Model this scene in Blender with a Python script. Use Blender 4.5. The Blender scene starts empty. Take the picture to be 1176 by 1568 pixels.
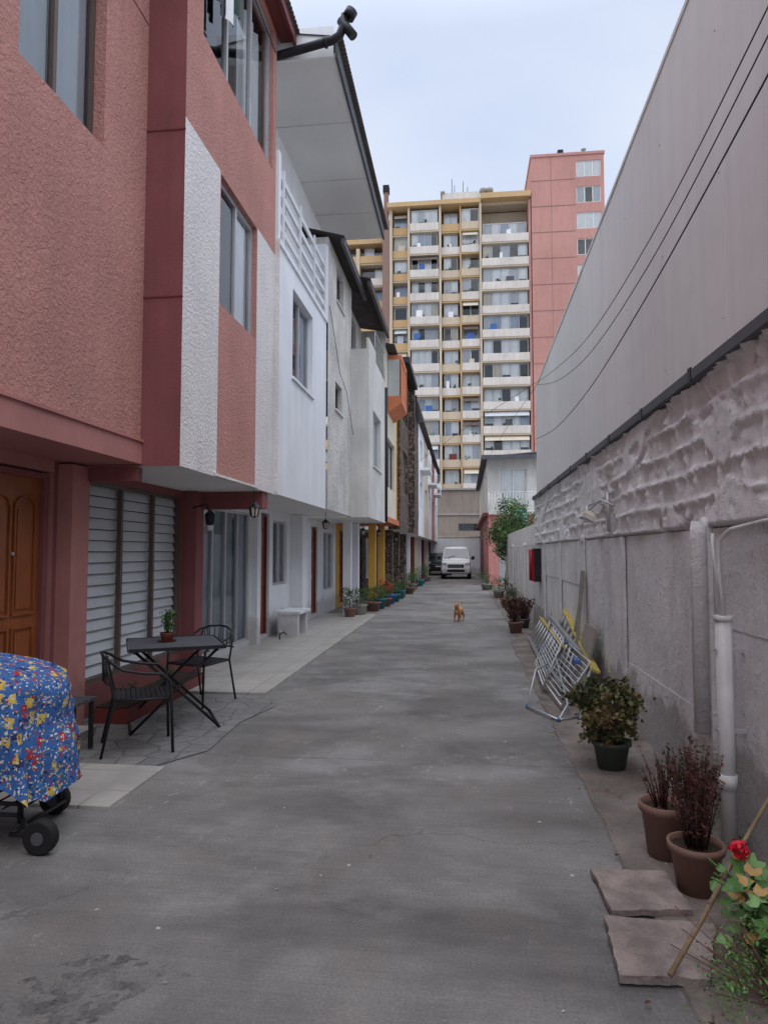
import bpy, math, random
from mathutils import Vector, noise, Matrix
random.seed(7)
sc=bpy.context.scene
R=random.random
U=random.uniform
def lin(c):
    c/=255.0
    return c/12.92 if c<=.04045 else ((c+.055)/1.055)**2.4
def C(r,g,b): return (lin(r),lin(g),lin(b),1)
def sc_(c,f): return (min(c[0]*f,1),min(c[1]*f,1),min(c[2]*f,1),1)
# ---------------------------------------------------------------- materials
def mixc(nt,fac,a,b,blend='MIX'):
    n=nt.nodes.new('ShaderNodeMix'); n.data_type='RGBA'; n.blend_type=blend
    for i,v in ((0,fac),(6,a),(7,b)):
        if isinstance(v,(int,float,tuple)): n.inputs[i].default_value=v
        else: nt.links.new(v,n.inputs[i])
    return n.outputs[2]
def noi(nt,vec,scale,detail=5,rough=.6,dist=0):
    n=nt.nodes.new('ShaderNodeTexNoise'); n.inputs['Scale'].default_value=scale
    n.inputs['Detail'].default_value=detail; n.inputs['Roughness'].default_value=rough
    n.inputs['Distortion'].default_value=dist
    nt.links.new(vec,n.inputs['Vector']); return n.outputs['Fac']
def ramp(nt,fac,p0,p1,c0=(0,0,0,1),c1=(1,1,1,1)):
    n=nt.nodes.new('ShaderNodeValToRGB'); e=n.color_ramp.elements
    e[0].position=p0; e[1].position=p1; e[0].color=c0; e[1].color=c1
    nt.links.new(fac,n.inputs[0]); return n.outputs[0]
def mapp(nt,vec,s=(1,1,1),l=(0,0,0)):
    n=nt.nodes.new('ShaderNodeMapping'); n.inputs['Scale'].default_value=s; n.inputs['Location'].default_value=l
    nt.links.new(vec,n.inputs[0]); return n.outputs[0]
def math_(nt,op,a,b=0.5):
    n=nt.nodes.new('ShaderNodeMath'); n.operation=op
    for i,v in enumerate((a,b)):
        if isinstance(v,(int,float)): n.inputs[i].default_value=v
        else: nt.links.new(v,n.inputs[i])
    return n.outputs[0]
def base(name):
    m=bpy.data.materials.new(name); m.use_nodes=True; nt=m.node_tree
    b=nt.nodes['Principled BSDF']; tc=nt.nodes.new('ShaderNodeTexCoord')
    return m,nt,b,tc.outputs['Object']
def bumpn(nt,b,h,strength,dist,prev=None):
    n=nt.nodes.new('ShaderNodeBump'); n.inputs['Strength'].default_value=strength; n.inputs['Distance'].default_value=dist
    nt.links.new(h,n.inputs['Height'])
    nt.links.new(n.outputs[0],b.inputs['Normal']); return n.outputs[0]
def mat(name,col,rough=.85,var=.15,vs=1.2,bump=.4,bs=60,bd=.006,metal=0,streak=0,dirt=0,dirtcol=C(95,88,80),spec=.3,stretch=(1,1,1),bdet=3,bdist=0,bramp=None):
    m,nt,b,oc=base(name)
    v=mapp(nt,oc,stretch) if stretch!=(1,1,1) else oc
    f=ramp(nt,noi(nt,v,vs,4),.36,.64)
    c=mixc(nt,f,sc_(col,1-var),sc_(col,1+var*.4))
    f2=ramp(nt,noi(nt,v,vs*14,2),.25,.75,(1-var*.6,)*3+(1,),(1,1,1,1))
    c=mixc(nt,1.0,c,f2,'MULTIPLY')
    if streak:
        f3=ramp(nt,noi(nt,mapp(nt,oc,(5,5,.35)),1.3,5,.65),.45,.72)
        c=mixc(nt,math_(nt,'MULTIPLY',f3,streak),c,sc_(dirtcol,.9))
    if dirt:
        sp=nt.nodes.new('ShaderNodeSeparateXYZ'); nt.links.new(oc,sp.inputs[0])
        zz=math_(nt,'ADD',sp.outputs[2],math_(nt,'MULTIPLY',noi(nt,oc,4,4),-.6))
        f4=ramp(nt,zz,-.3,.2,(1,1,1,1),(0,0,0,1))
        c=mixc(nt,math_(nt,'MULTIPLY',f4,dirt),c,dirtcol)
    nt.links.new(c,b.inputs['Base Color'])
    b.inputs['Roughness'].default_value=rough; b.inputs['Metallic'].default_value=metal
    b.inputs['Specular IOR Level'].default_value=spec
    if bump:
        h=noi(nt,v,bs,bdet,.6,bdist)
        if bramp: h=ramp(nt,h,*bramp)
        bumpn(nt,b,h,bump,bd)
    return m
m_pink=mat('pink_stucco',C(198,144,133),.9,.12,.9,.75,30,.012,bdet=3,bdist=.7,bramp=(.38,.68),streak=.18,dirtcol=C(142,100,94))
m_pinks=mat('pink_smooth_plaster',C(184,127,121),.85,.14,1.5,.3,60,dirt=.4)
m_red=mat('dark_red_plaster',C(142,86,86),.8,.12,1.5,.5,40,streak=.2,dirtcol=C(98,60,60),dirt=.3)
m_wst=mat('white_stucco',C(236,231,228),.9,.07,1.2,.8,30,.011,bdet=3,bdist=.7,bramp=(.38,.66),streak=.08)
m_white=mat('white_painted_plaster',C(237,239,242),.75,.06,1.2,.15,50,streak=.12,dirt=.45,dirtcol=C(120,114,108))
m_soff=mat('white_soffit_board',C(230,229,227),.8,.05,.8,.1,30)
m_rough=mat('grey_roughcast',C(216,213,207),.95,.18,1.5,.9,14,.04,streak=.32,dirtcol=C(132,127,120))
m_lgrey=mat('pale_grey_plaster',C(216,214,209),.9,.13,1.2,.6,25,.012,streak=.25,dirtcol=C(146,142,136))
m_cream=mat('cream_plaster',C(222,212,192),.85,.1,1.2,.3,40,streak=.2)
m_orange=mat('orange_paint',C(198,120,82),.7,.1,2,.2,40)
m_yellow=mat('yellow_ochre_paint',C(212,166,80),.75,.1,2,.2,40,dirt=.4)
m_dred=mat('maroon_paint',C(116,54,52),.5,.1,2,.2,40)
m_alu=mat('aluminium_frame',C(184,184,186),.4,.06,3,0,metal=.3)
m_bronze=mat('bronze_frame',C(108,94,88),.45,.06,3,0,metal=.3)
m_wframe=mat('white_frame',C(226,227,228),.5,.05,3,0)
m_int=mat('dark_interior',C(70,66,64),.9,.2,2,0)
m_slat=mat('white_shutter_slat',C(206,212,216),.5,.08,2,0)
m_curts=[mat('white_curtain',C(238,238,238),.9,.06,3,0),mat('grey_curtain',C(194,198,203),.9,.06,3,0),mat('beige_curtain',C(208,198,180),.9,.08,3,0),mat('blue_grey_blind',C(170,182,198),.7,.08,3,0)]
m_black=mat('black_painted_metal',C(46,46,50),.45,.1,5,0,metal=.3)
m_dgrey=mat('dark_grey_metal',C(92,94,98),.55,.18,3,.2,50,metal=.2)
m_roof=mat('weathered_roof_sheet',C(92,84,82),.7,.25,3,.3,50,streak=.2)
m_conc=mat('concrete',C(160,157,152),.9,.15,2,.5,40)
m_terra=mat('terracotta_plastic',C(130,74,63),.6,.22,6,.1,60,dirt=.5,dirtcol=C(140,124,112))
m_green_pot=mat('dark_green_pot',C(40,70,60),.6,.2,6,0,dirt=.4,dirtcol=C(110,104,96))
m_teal=mat('teal_pot',C(50,130,140),.5,.1,6,0)
m_soil=mat('potting_soil',C(70,58,48),1,.3,20,1,60,.02)
m_leaf=[mat('leaf_green_%d'%i,c,.55,.25,8,0) for i,c in enumerate([C(74,102,54),C(102,130,72),C(52,76,44)])]
m_olive=[mat('leaf_olive_%d'%i,c,.5,.25,8,0) for i,c in enumerate([C(108,106,66),C(84,90,50),C(126,102,72),C(58,64,42)])]
m_rust=[mat('leaf_rust_%d'%i,c,.7,.25,8,0) for i,c in enumerate([C(92,56,52),C(112,72,64),C(70,50,46)])]
m_ger=[mat('geranium_leaf_%d'%i,c,.5,.2,12,0) for i,c in enumerate([C(98,140,76),C(126,164,100),C(76,116,60),C(186,150,92)])]
m_flower=mat('red_petal',C(222,30,56),.5,.15,30,0)
m_bark=mat('bark',C(98,82,66),.95,.25,10,.8,40,.02)
m_stick=mat('cane_stick',C(142,120,94),.7,.3,12,.3,50)
m_pvc=mat('white_pvc_pipe',C(214,213,211),.4,.12,4,0,streak=.35)
m_ladder=mat('yellow_fibreglass',C(206,184,100),.5,.2,5,0)
m_alu2=mat('bare_aluminium',C(190,194,198),.35,.1,8,0,metal=.6)
m_blue=mat('blue_plastic',C(70,106,170),.5,.1,5,0)
m_wood2=mat('weathered_board',C(150,142,130),.85,.2,4,.5,40,stretch=(6,6,1))
m_redp=mat('red_enamel',C(150,34,46),.35,.08,5,0)
m_rubber=mat('black_rubber',C(34,34,36),.7,.1,5,0)
m_cable=mat('cable_sheath',C(52,52,56),.7,.1,5,0)
m_carw=mat('white_car_paint',C(230,232,234),.25,.03,2,0,spec=.6)
m_card=mat('dark_car_paint',C(40,42,48),.25,.03,2,0,spec=.6)
m_fur=mat('orange_fur',C(196,140,90),.95,.2,14,.6,120,.01)
m_furw=mat('white_fur',C(214,200,180),.95,.1,14,0)
m_panelw=[mat('white_fence_sheet_%d'%i,c,.6,.06,.5,.12,5,.02,streak=.13,dirtcol=C(172,171,170)) for i,c in enumerate([C(228,226,224),C(226,224,222),C(229,227,225)])]
m_slab=mat('reddish_stone_slab',C(158,144,138),.95,.38,5,.9,40,.015,bdet=6)
m_tpink=mat('tower_pink_render',C(196,146,136),.9,.1,.15,0,streak=.25,dirtcol=C(158,116,108))
m_tcream=mat('tower_cream_render',C(208,192,168),.9,.1,.2,0,streak=.2)
m_tochre=mat('tower_ochre_render',C(204,172,128),.9,.1,.2,0,streak=.1)
m_twhite=mat('tower_parapet_white',C(222,214,206),.9,.12,.3,0,streak=.4,dirtcol=C(156,148,140))
m_tbrown=mat('tower_brown_render',C(144,116,106),.9,.1,.3,0)
m_bwall=mat('brown_grey_render',C(152,140,130),.9,.15,.5,0,streak=.3)

def glassmat(name,tint,fr=1.35):
    m=bpy.data.materials.new(name); m.use_nodes=True; nt=m.node_tree; nt.nodes.clear()
    o=nt.nodes.new('ShaderNodeOutputMaterial'); t=nt.nodes.new('ShaderNodeBsdfTransparent'); g=nt.nodes.new('ShaderNodeBsdfGlossy')
    t.inputs[0].default_value=tint; g.inputs['Roughness'].default_value=.03; g.inputs[0].default_value=(.9,.93,.95,1)
    f=nt.nodes.new('ShaderNodeFresnel'); f.inputs[0].default_value=fr
    mx=nt.nodes.new('ShaderNodeMixShader'); nt.links.new(math_(nt,'ADD',f.outputs[0],.05),mx.inputs[0])
    nt.links.new(t.outputs[0],mx.inputs[1]); nt.links.new(g.outputs[0],mx.inputs[2]); nt.links.new(mx.outputs[0],o.inputs[0]); return m
m_glass=glassmat('window_glass',(.95,.97,.97,1))
m_carglass=mat('car_glass',C(44,50,56),.08,.02,2,0,spec=.9)

def woodmat(name,col):
    m,nt,b,oc=base(name)
    w=nt.nodes.new('ShaderNodeTexWave'); w.wave_type='BANDS'; w.bands_direction='Y'
    w.inputs['Scale'].default_value=9; w.inputs['Distortion'].default_value=7; w.inputs['Detail'].default_value=4; w.inputs['Detail Scale'].default_value=1.2
    nt.links.new(mapp(nt,oc,(1,1,.18)),w.inputs['Vector'])
    c=mixc(nt,w.outputs['Fac'],sc_(col,.72),sc_(col,1.1))
    c=mixc(nt,ramp(nt,noi(nt,oc,2.2),.35,.7),c,sc_(col,.6))
    nt.links.new(c,b.inputs['Base Color']); b.inputs['Roughness'].default_value=.45; return m
m_wood=woodmat('varnished_wood',C(166,94,50))
m_wood3=woodmat('red_brown_wood',C(148,76,50))

def ground_mat():
    m,nt,b,oc=base('worn_concrete_pavement')
    c=mixc(nt,ramp(nt,noi(nt,oc,.75,6,.66,.3),.36,.64),C(108,106,104),C(142,140,137))
    s=ramp(nt,noi(nt,mapp(nt,oc,(1.2,38,1)),1,3,.6),.35,.7,(.90,)*3+(1,),(1.05,1.05,1.05,1))
    c=mixc(nt,.8,c,s,'MULTIPLY')
    s=ramp(nt,noi(nt,mapp(nt,oc,(.45,1.2,1),(3,1,0)),1.0,5,.6,.3),.50,.64)
    c=mixc(nt,math_(nt,'MULTIPLY',s,.5),c,C(82,79,78))
    s=ramp(nt,noi(nt,mapp(nt,oc,(.8,1.1,1),(8,5,0)),.9,7,.72,.2),.52,.68)
    c=mixc(nt,math_(nt,'MULTIPLY',s,.38),c,C(172,171,170))
    # sparse pale scuffs, only inside a large-scale mask
    s=ramp(nt,noi(nt,mapp(nt,oc,(2.4,1.5,1),(2,7,0)),2.4,7,.8,.3),.57,.65)
    s=math_(nt,'MULTIPLY',s,ramp(nt,noi(nt,mapp(nt,oc,(1,1,1),(5,3,0)),.55,2),.48,.6))
    c=mixc(nt,math_(nt,'MULTIPLY',s,.5),c,C(190,189,188))
    s=ramp(nt,noi(nt,mapp(nt,oc,(1.6,.8,1),(1,9,0)),.9,5,.7),.50,.66)
    c=mixc(nt,math_(nt,'MULTIPLY',s,.35),c,C(126,116,106))
    f=ramp(nt,noi(nt,oc,75,4,.8),.32,.70,(.70,)*3+(1,),(1.18,)*3+(1,)); c=mixc(nt,1.0,c,f,'MULTIPLY')
    for (vs_,th,k,of) in ((2.6,.030,.7,0),(6.5,.022,.45,5.3)):
        vo=nt.nodes.new('ShaderNodeTexVoronoi'); vo.inputs['Scale'].default_value=vs_; nt.links.new(mapp(nt,oc,(1,1,1),(of,of,0)),vo.inputs['Vector'])
        sp=ramp(nt,math_(nt,'ADD',vo.outputs['Distance'],math_(nt,'MULTIPLY',noi(nt,oc,30,2),.06)),th+.02,th+.035,(1,1,1,1),(0,0,0,1))
        c=mixc(nt,math_(nt,'MULTIPLY',sp,k),c,C(206,204,200))
    sp=nt.nodes.new('ShaderNodeSeparateXYZ'); nt.links.new(oc,sp.inputs[0])
    yy=math_(nt,'ADD',sp.outputs[1],math_(nt,'MULTIPLY',noi(nt,oc,2.2,5,.7),.16))
    fr=math_(nt,'ABSOLUTE',math_(nt,'SUBTRACT',math_(nt,'FRACT',math_(nt,'MULTIPLY',yy,1/3.6)),.5))
    jt=ramp(nt,fr,.0012,.0035,(1,1,1,1),(0,0,0,1))
    c=mixc(nt,math_(nt,'MULTIPLY',jt,math_(nt,'MULTIPLY',ramp(nt,noi(nt,oc,1.1,2),.42,.52),.6)),c,C(60,57,55))
    vd=nt.nodes.new('ShaderNodeTexVoronoi'); vd.feature='DISTANCE_TO_EDGE'; vd.inputs['Scale'].default_value=.42
    wv=nt.nodes.new('ShaderNodeVectorMath'); wv.operation='ADD'
    nz=nt.nodes.new('ShaderNodeTexNoise'); nz.inputs['Scale'].default_value=3.5; nz.inputs['Detail'].default_value=6; nt.links.new(oc,nz.inputs['Vector'])
    vm=nt.nodes.new('ShaderNodeVectorMath'); vm.operation='SCALE'; vm.inputs['Scale'].default_value=.5; nt.links.new(nz.outputs['Color'],vm.inputs[0])
    nt.links.new(oc,wv.inputs[0]); nt.links.new(vm.outputs[0],wv.inputs[1]); nt.links.new(wv.outputs[0],vd.inputs['Vector'])
    cr=ramp(nt,vd.outputs['Distance'],.0006,.003,(1,1,1,1),(0,0,0,1))
    msk=ramp(nt,noi(nt,mapp(nt,oc,(1,1,1),(4,2,0)),.8,3),.53,.6)
    crk=math_(nt,'MULTIPLY',cr,msk)
    c=mixc(nt,math_(nt,'MULTIPLY',crk,.5),c,C(56,52,50))
    nt.links.new(c,b.inputs['Base Color']); b.inputs['Roughness'].default_value=.85; b.inputs['Specular IOR Level'].default_value=.35
    h=math_(nt,'ADD',math_(nt,'MULTIPLY',noi(nt,oc,42,5,.75),.8),math_(nt,'MULTIPLY',noi(nt,mapp(nt,oc,(2,70,1)),1,2),.6))
    bumpn(nt,b,h,.85,.009); return m
m_ground=ground_mat()
def edge_cell(name,scale,c1,c2,edge,w,rough=.85,bd=.01,stretch=(1,1,1),warp=.15):
    m,nt,b,oc=base(name)
    v=mapp(nt,oc,stretch)
    nz=nt.nodes.new('ShaderNodeTexNoise'); nz.inputs['Scale'].default_value=3; nt.links.new(v,nz.inputs['Vector'])
    vm=nt.nodes.new('ShaderNodeVectorMath'); vm.operation='SCALE'; vm.inputs['Scale'].default_value=warp; nt.links.new(nz.outputs['Color'],vm.inputs[0])
    wv=nt.nodes.new('ShaderNodeVectorMath'); wv.operation='ADD'; nt.links.new(v,wv.inputs[0]); nt.links.new(vm.outputs[0],wv.inputs[1])
    a=nt.nodes.new('ShaderNodeTexVoronoi'); a.inputs['Scale'].default_value=scale; nt.links.new(wv.outputs[0],a.inputs['Vector'])
    d=nt.nodes.new('ShaderNodeTexVoronoi'); d.feature='DISTANCE_TO_EDGE'; d.inputs['Scale'].default_value=scale; nt.links.new(wv.outputs[0],d.inputs['Vector'])
    for q in (a,d): q.inputs['Randomness'].default_value=.6 if 'crazy' in name else 1
    sp=nt.nodes.new('ShaderNodeSeparateColor'); nt.links.new(a.outputs['Color'],sp.inputs[0])
    c=mixc(nt,sp.outputs[0],c1,c2)
    c=mixc(nt,1.0,c,ramp(nt,noi(nt,v,14,5),.3,.7,(.75,.75,.75,1),(1.1,1.1,1.1,1)),'MULTIPLY')
    e=ramp(nt,d.outputs['Distance'],w*.4,w,(1,1,1,1),(0,0,0,1))
    c=mixc(nt,e,c,edge)
    nt.links.new(c,b.inputs['Base Color']); b.inputs['Roughness'].default_value=rough
    h=math_(nt,'ADD',ramp(nt,d.outputs['Distance'],0,w*2.5),math_(nt,'MULTIPLY',noi(nt,v,30,4),.3))
    bumpn(nt,b,h,.8,bd); return m
m_crazy=edge_cell('crazy_paving',4.6,C(114,113,112),C(130,129,127),C(92,89,87),.025,warp=.05)
m_stone=edge_cell('brown_stone_cladding',6,C(74,62,56),C(136,116,104),C(50,44,40),.07,bd=.04,warp=.2)
def tilemat(name,col,size,mort=C(112,109,105)):
    m,nt,b,oc=base(name)
    br=nt.nodes.new('ShaderNodeTexBrick'); br.offset=0; br.inputs['Scale'].default_value=1
    br.inputs['Brick Width'].default_value=size; br.inputs['Row Height'].default_value=size; br.inputs['Mortar Size'].default_value=.006
    br.inputs['Color1'].default_value=col; br.inputs['Color2'].default_value=sc_(col,.9); br.inputs['Mortar'].default_value=mort
    nt.links.new(oc,br.inputs['Vector'])
    c=mixc(nt,ramp(nt,noi(nt,oc,1.8,6,.7),.42,.66),br.outputs['Color'],sc_(col,.72))
    nt.links.new(c,b.inputs['Base Color']); b.inputs['Roughness'].default_value=.4; return m
m_tile=tilemat('white_floor_tile',C(184,180,173),.4)
m_strip=mat('dirty_concrete_edge',C(134,125,118),.95,.38,2.2,.9,35,.015,bdet=5)
m_patch=mat('rough_broken_concrete',C(132,130,129),.95,.4,5,1,30,.04,bdet=6)
def wallpaint():
    m,nt,b,oc=base('whitewashed_masonry')
    c=mixc(nt,ramp(nt,noi(nt,oc,1.4,5,.65),.38,.62),C(236,234,233),C(218,216,214))
    c=mixc(nt,math_(nt,'MULTIPLY',ramp(nt,noi(nt,mapp(nt,oc,(1,1,1.4),(3,3,3)),4.4,7,.75),.60,.65),.7),c,C(146,140,134))
    c=mixc(nt,math_(nt,'MULTIPLY',ramp(nt,noi(nt,mapp(nt,oc,(4,4,.3)),1.4,5),.52,.72),.25),c,C(166,162,158))
    nt.links.new(c,b.inputs['Base Color']); b.inputs['Roughness'].default_value=.95
    bumpn(nt,b,noi(nt,oc,34,6,.75),.9,.016); return m
m_mason=wallpaint()
def panelpaint():
    m,nt,b,oc=base('whitewashed_concrete_panel')
    c=mixc(nt,ramp(nt,noi(nt,oc,1.3,6,.6),.38,.62),C(234,232,231),C(214,212,211))
    c=mixc(nt,math_(nt,'MULTIPLY',ramp(nt,noi(nt,mapp(nt,oc,(2,2,.6),(3,1,3)),1.2,7,.7),.52,.66),.4),c,C(170,165,161))
    c=mixc(nt,math_(nt,'MULTIPLY',ramp(nt,noi(nt,mapp(nt,oc,(1,1,1),(7,1,5)),6,6,.75),.62,.66),.45),c,C(144,137,131))
    sp=nt.nodes.new('ShaderNodeSeparateXYZ'); nt.links.new(oc,sp.inputs[0])
    zz=math_(nt,'ADD',sp.outputs[2],math_(nt,'MULTIPLY',noi(nt,oc,3,6),-.8))
    c=mixc(nt,math_(nt,'MULTIPLY',ramp(nt,zz,-.35,.1,(1,1,1,1),(0,0,0,1)),.6),c,C(134,125,118))
    c=mixc(nt,1.0,c,ramp(nt,noi(nt,oc,30,4),.3,.7,(.92,)*3+(1,),(1,1,1,1)),'MULTIPLY')
    nt.links.new(c,b.inputs['Base Color']); b.inputs['Roughness'].default_value=.9
    bumpn(nt,b,noi(nt,oc,11,7,.70),.95,.04); return m
m_cpanel=panelpaint()
def clothmat():
    m,nt,b,oc=base('cartoon_print_fabric')
    nz=nt.nodes.new('ShaderNodeTexNoise'); nz.inputs['Scale'].default_value=40; nt.links.new(oc,nz.inputs['Vector'])
    vm=nt.nodes.new('ShaderNodeVectorMath'); vm.operation='SCALE'; vm.inputs['Scale'].default_value=.028; nt.links.new(nz.outputs['Color'],vm.inputs[0])
    wv=nt.nodes.new('ShaderNodeVectorMath'); wv.operation='ADD'; nt.links.new(oc,wv.inputs[0]); nt.links.new(vm.outputs[0],wv.inputs[1])
    B0=C(50,98,160); Nv=C(30,44,92); Rd_=C(170,46,48); Ye=C(206,176,74); Wh=C(208,208,206)
    c=B0
    for i,(s,th,cols) in enumerate([(8,.30,[Nv,B0,C(60,126,182),B0]),(16,.33,[Ye,Rd_,B0,B0]),(21,.30,[Rd_,B0,Ye,C(76,128,90)]),(36,.28,[Wh,B0,Rd_,Nv]),(48,.26,[Nv,Wh,B0,Ye]),(70,.26,[Nv,B0,Wh,Rd_])]):
        vo=nt.nodes.new('ShaderNodeTexVoronoi'); vo.distance=('EUCLIDEAN','CHEBYCHEV','MANHATTAN')[i%3]; vo.inputs['Scale'].default_value=s
        nt.links.new(mapp(nt,wv.outputs[0],(1,1,.8 if i%2 else 1.3),(i*3.1,i,0)),vo.inputs['Vector'])
        sp=nt.nodes.new('ShaderNodeSeparateColor'); nt.links.new(vo.outputs['Color'],sp.inputs[0])
        rm=nt.nodes.new('ShaderNodeValToRGB'); rm.color_ramp.interpolation='CONSTANT'; e=rm.color_ramp.elements
        e[0].color=cols[0]; e[0].position=0; e[1].position=.3; e[1].color=cols[1]
        for p,cc in ((.55,cols[2]),(.8,cols[3])):
            q=e.new(p); q.color=cc
        nt.links.new(sp.outputs[0],rm.inputs[0])
        k=ramp(nt,vo.outputs['Distance'],th,th+.02,(1,1,1,1),(0,0,0,1))
        c=mixc(nt,k,c,rm.outputs[0])
    nt.links.new(c,b.inputs['Base Color']); b.inputs['Roughness'].default_value=.85
    bumpn(nt,b,noi(nt,oc,9,3),.5,.02); return m
m_cloth=clothmat()

# ---------------------------------------------------------------- mesh helpers
class MB:
    def __init__(s): s.v=[];s.f=[];s.m=[];s.s=[];s.mats=[];s.M=None
    def mi(s,m):
        if m not in s.mats: s.mats.append(m)
        return s.mats.index(m)
    def addv(s,p):
        p=Vector(p)
        if s.M is not None: p=s.M@p
        s.v.append(p); return len(s.v)-1
    def face(s,idx,m,sm=False): s.f.append(tuple(idx)); s.m.append(s.mi(m)); s.s.append(sm)
    def poly(s,pts,m,sm=False): s.face([s.addv(p) for p in pts],m,sm)
    def box(s,x0,x1,y0,y1,z0,z1,m):
        s.hexa([(x0,y0,z0),(x1,y0,z0),(x1,y1,z0),(x0,y1,z0),(x0,y0,z1),(x1,y0,z1),(x1,y1,z1),(x0,y1,z1)],m)
    def hexa(s,P,m):
        i=[s.addv(p) for p in P]
        for q in ((0,3,2,1),(4,5,6,7),(0,1,5,4),(1,2,6,5),(2,3,7,6),(3,0,4,7)): s.face([i[k] for k in q],m)
    def fbox(s,F,a0,a1,d0,d1,z0,z1,m):
        s.hexa([F(a0,d0,z0),F(a1,d0,z0),F(a1,d1,z0),F(a0,d1,z0),F(a0,d0,z1),F(a1,d0,z1),F(a1,d1,z1),F(a0,d1,z1)],m)
    def tube(s,path,r,m,n=8,caps=True,sm=True):
        P=[Vector(p) for p in path]; rs=r if isinstance(r,(list,tuple)) else [r]*len(P); rings=[]
        up=None
        for i,p in enumerate(P):
            d=(P[min(i+1,len(P)-1)]-P[max(i-1,0)])
            if d.length<1e-9: d=Vector((0,0,1))
            d.normalize()
            if up is None: up=Vector((0,0,1)) if abs(d.z)<.9 else Vector((1,0,0))
            a=d.cross(up)
            if a.length<1e-4: a=d.cross(Vector((0,1,0)))
            a.normalize(); b=d.cross(a).normalized()
            rings.append([s.addv(p+(a*math.cos(t*2*math.pi/n)+b*math.sin(t*2*math.pi/n))*rs[i]) for t in range(n)])
        for i in range(len(P)-1):
            for t in range(n):
                s.face([rings[i][t],rings[i][(t+1)%n],rings[i+1][(t+1)%n],rings[i+1][t]],m,sm)
        if caps: s.face(rings[0][::-1],m); s.face(rings[-1],m)
    def lathe(s,c,prof,m,n=20,sm=True):
        rings=[]
        for r,z in prof: rings.append([s.addv((c[0]+max(r,.0005)*math.cos(t*2*math.pi/n),c[1]+max(r,.0005)*math.sin(t*2*math.pi/n),c[2]+z)) for t in range(n)])
        for i in range(len(prof)-1):
            for t in range(n): s.face([rings[i][t],rings[i][(t+1)%n],rings[i+1][(t+1)%n],rings[i+1][t]],m,sm)
    def ball(s,c,r,m,n=10):
        if isinstance(r,(int,float)): r=(r,r,r)
        rings=[]
        for i in range(n//2+1):
            ph=math.pi*i/(n//2)
            rings.append([s.addv((c[0]+r[0]*math.sin(ph)*math.cos(t*2*math.pi/n)+1e-5,c[1]+r[1]*math.sin(ph)*math.sin(t*2*math.pi/n),c[2]+r[2]*math.cos(ph))) for t in range(n)])
        for i in range(n//2):
            for t in range(n): s.face([rings[i][t],rings[i+1][t],rings[i+1][(t+1)%n],rings[i][(t+1)%n]],m,True)
    def wall(s,F,a0,a1,z0,z1,ops,m,depth=.15,ca=(),cz=(),rm=None):
        A=sorted({a0,a1,*[o[0] for o in ops],*[o[1] for o in ops],*ca}); Z=sorted({z0,z1,*[o[2] for o in ops],*[o[3] for o in ops],*cz})
        for i in range(len(A)-1):
            for j in range(len(Z)-1):
                a=(A[i]+A[i+1])/2; z=(Z[j]+Z[j+1])/2
                if any(o[0]<a<o[1] and o[2]<z<o[3] for o in ops): continue
                mm=m(a,z) if callable(m) else m
                s.poly([F(A[i],0,Z[j]),F(A[i+1],0,Z[j]),F(A[i+1],0,Z[j+1]),F(A[i],0,Z[j+1])],mm)
        for o in ops:
            mm=rm or (m(o[0]-.02,(o[2]+o[3])/2) if callable(m) else m)
            q=[(o[0],o[2]),(o[1],o[2]),(o[1],o[3]),(o[0],o[3])]
            for k in range(4):
                p,r=q[k],q[(k+1)%4]
                s.poly([F(p[0],0,p[1]),F(r[0],0,r[1]),F(r[0],depth,r[1]),F(p[0],depth,p[1])],mm)
    def build(s,name,parent=None,loc=(0,0,0)):
        me=bpy.data.meshes.new(name); L=Vector(loc)
        me.from_pydata([tuple(v) for v in s.v],[],s.f)
        for m in s.mats: me.materials.append(m)
        me.polygons.foreach_set('material_index',s.m); me.polygons.foreach_set('use_smooth',s.s); me.update()
        o=bpy.data.objects.new(name,me); sc.collection.objects.link(o)
        if parent is not None: o.parent=parent; o.location=-L
        return o
class Grp:
    def __init__(s,name,loc=(0,0,0)): s.name=name;s.loc=loc;s.p={}
    def __getitem__(s,k):
        if k not in s.p: s.p[k]=MB()
        return s.p[k]
    def done(s):
        e=bpy.data.objects.new(s.name,None); e.empty_display_size=.3; e.location=s.loc; sc.collection.objects.link(e)
        for k,mb in s.p.items(): mb.build(k,e,s.loc)
        return e
def one(name,mb,loc=(0,0,0)): return mb.build(name,None,(0,0,0))
def LF(X): return lambda a,d,z:(X-d,a,z)
def RF(X): return lambda a,d,z:(X+d,a,z)
def YF(Y): return lambda a,d,z:(a,Y+d,z)

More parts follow.
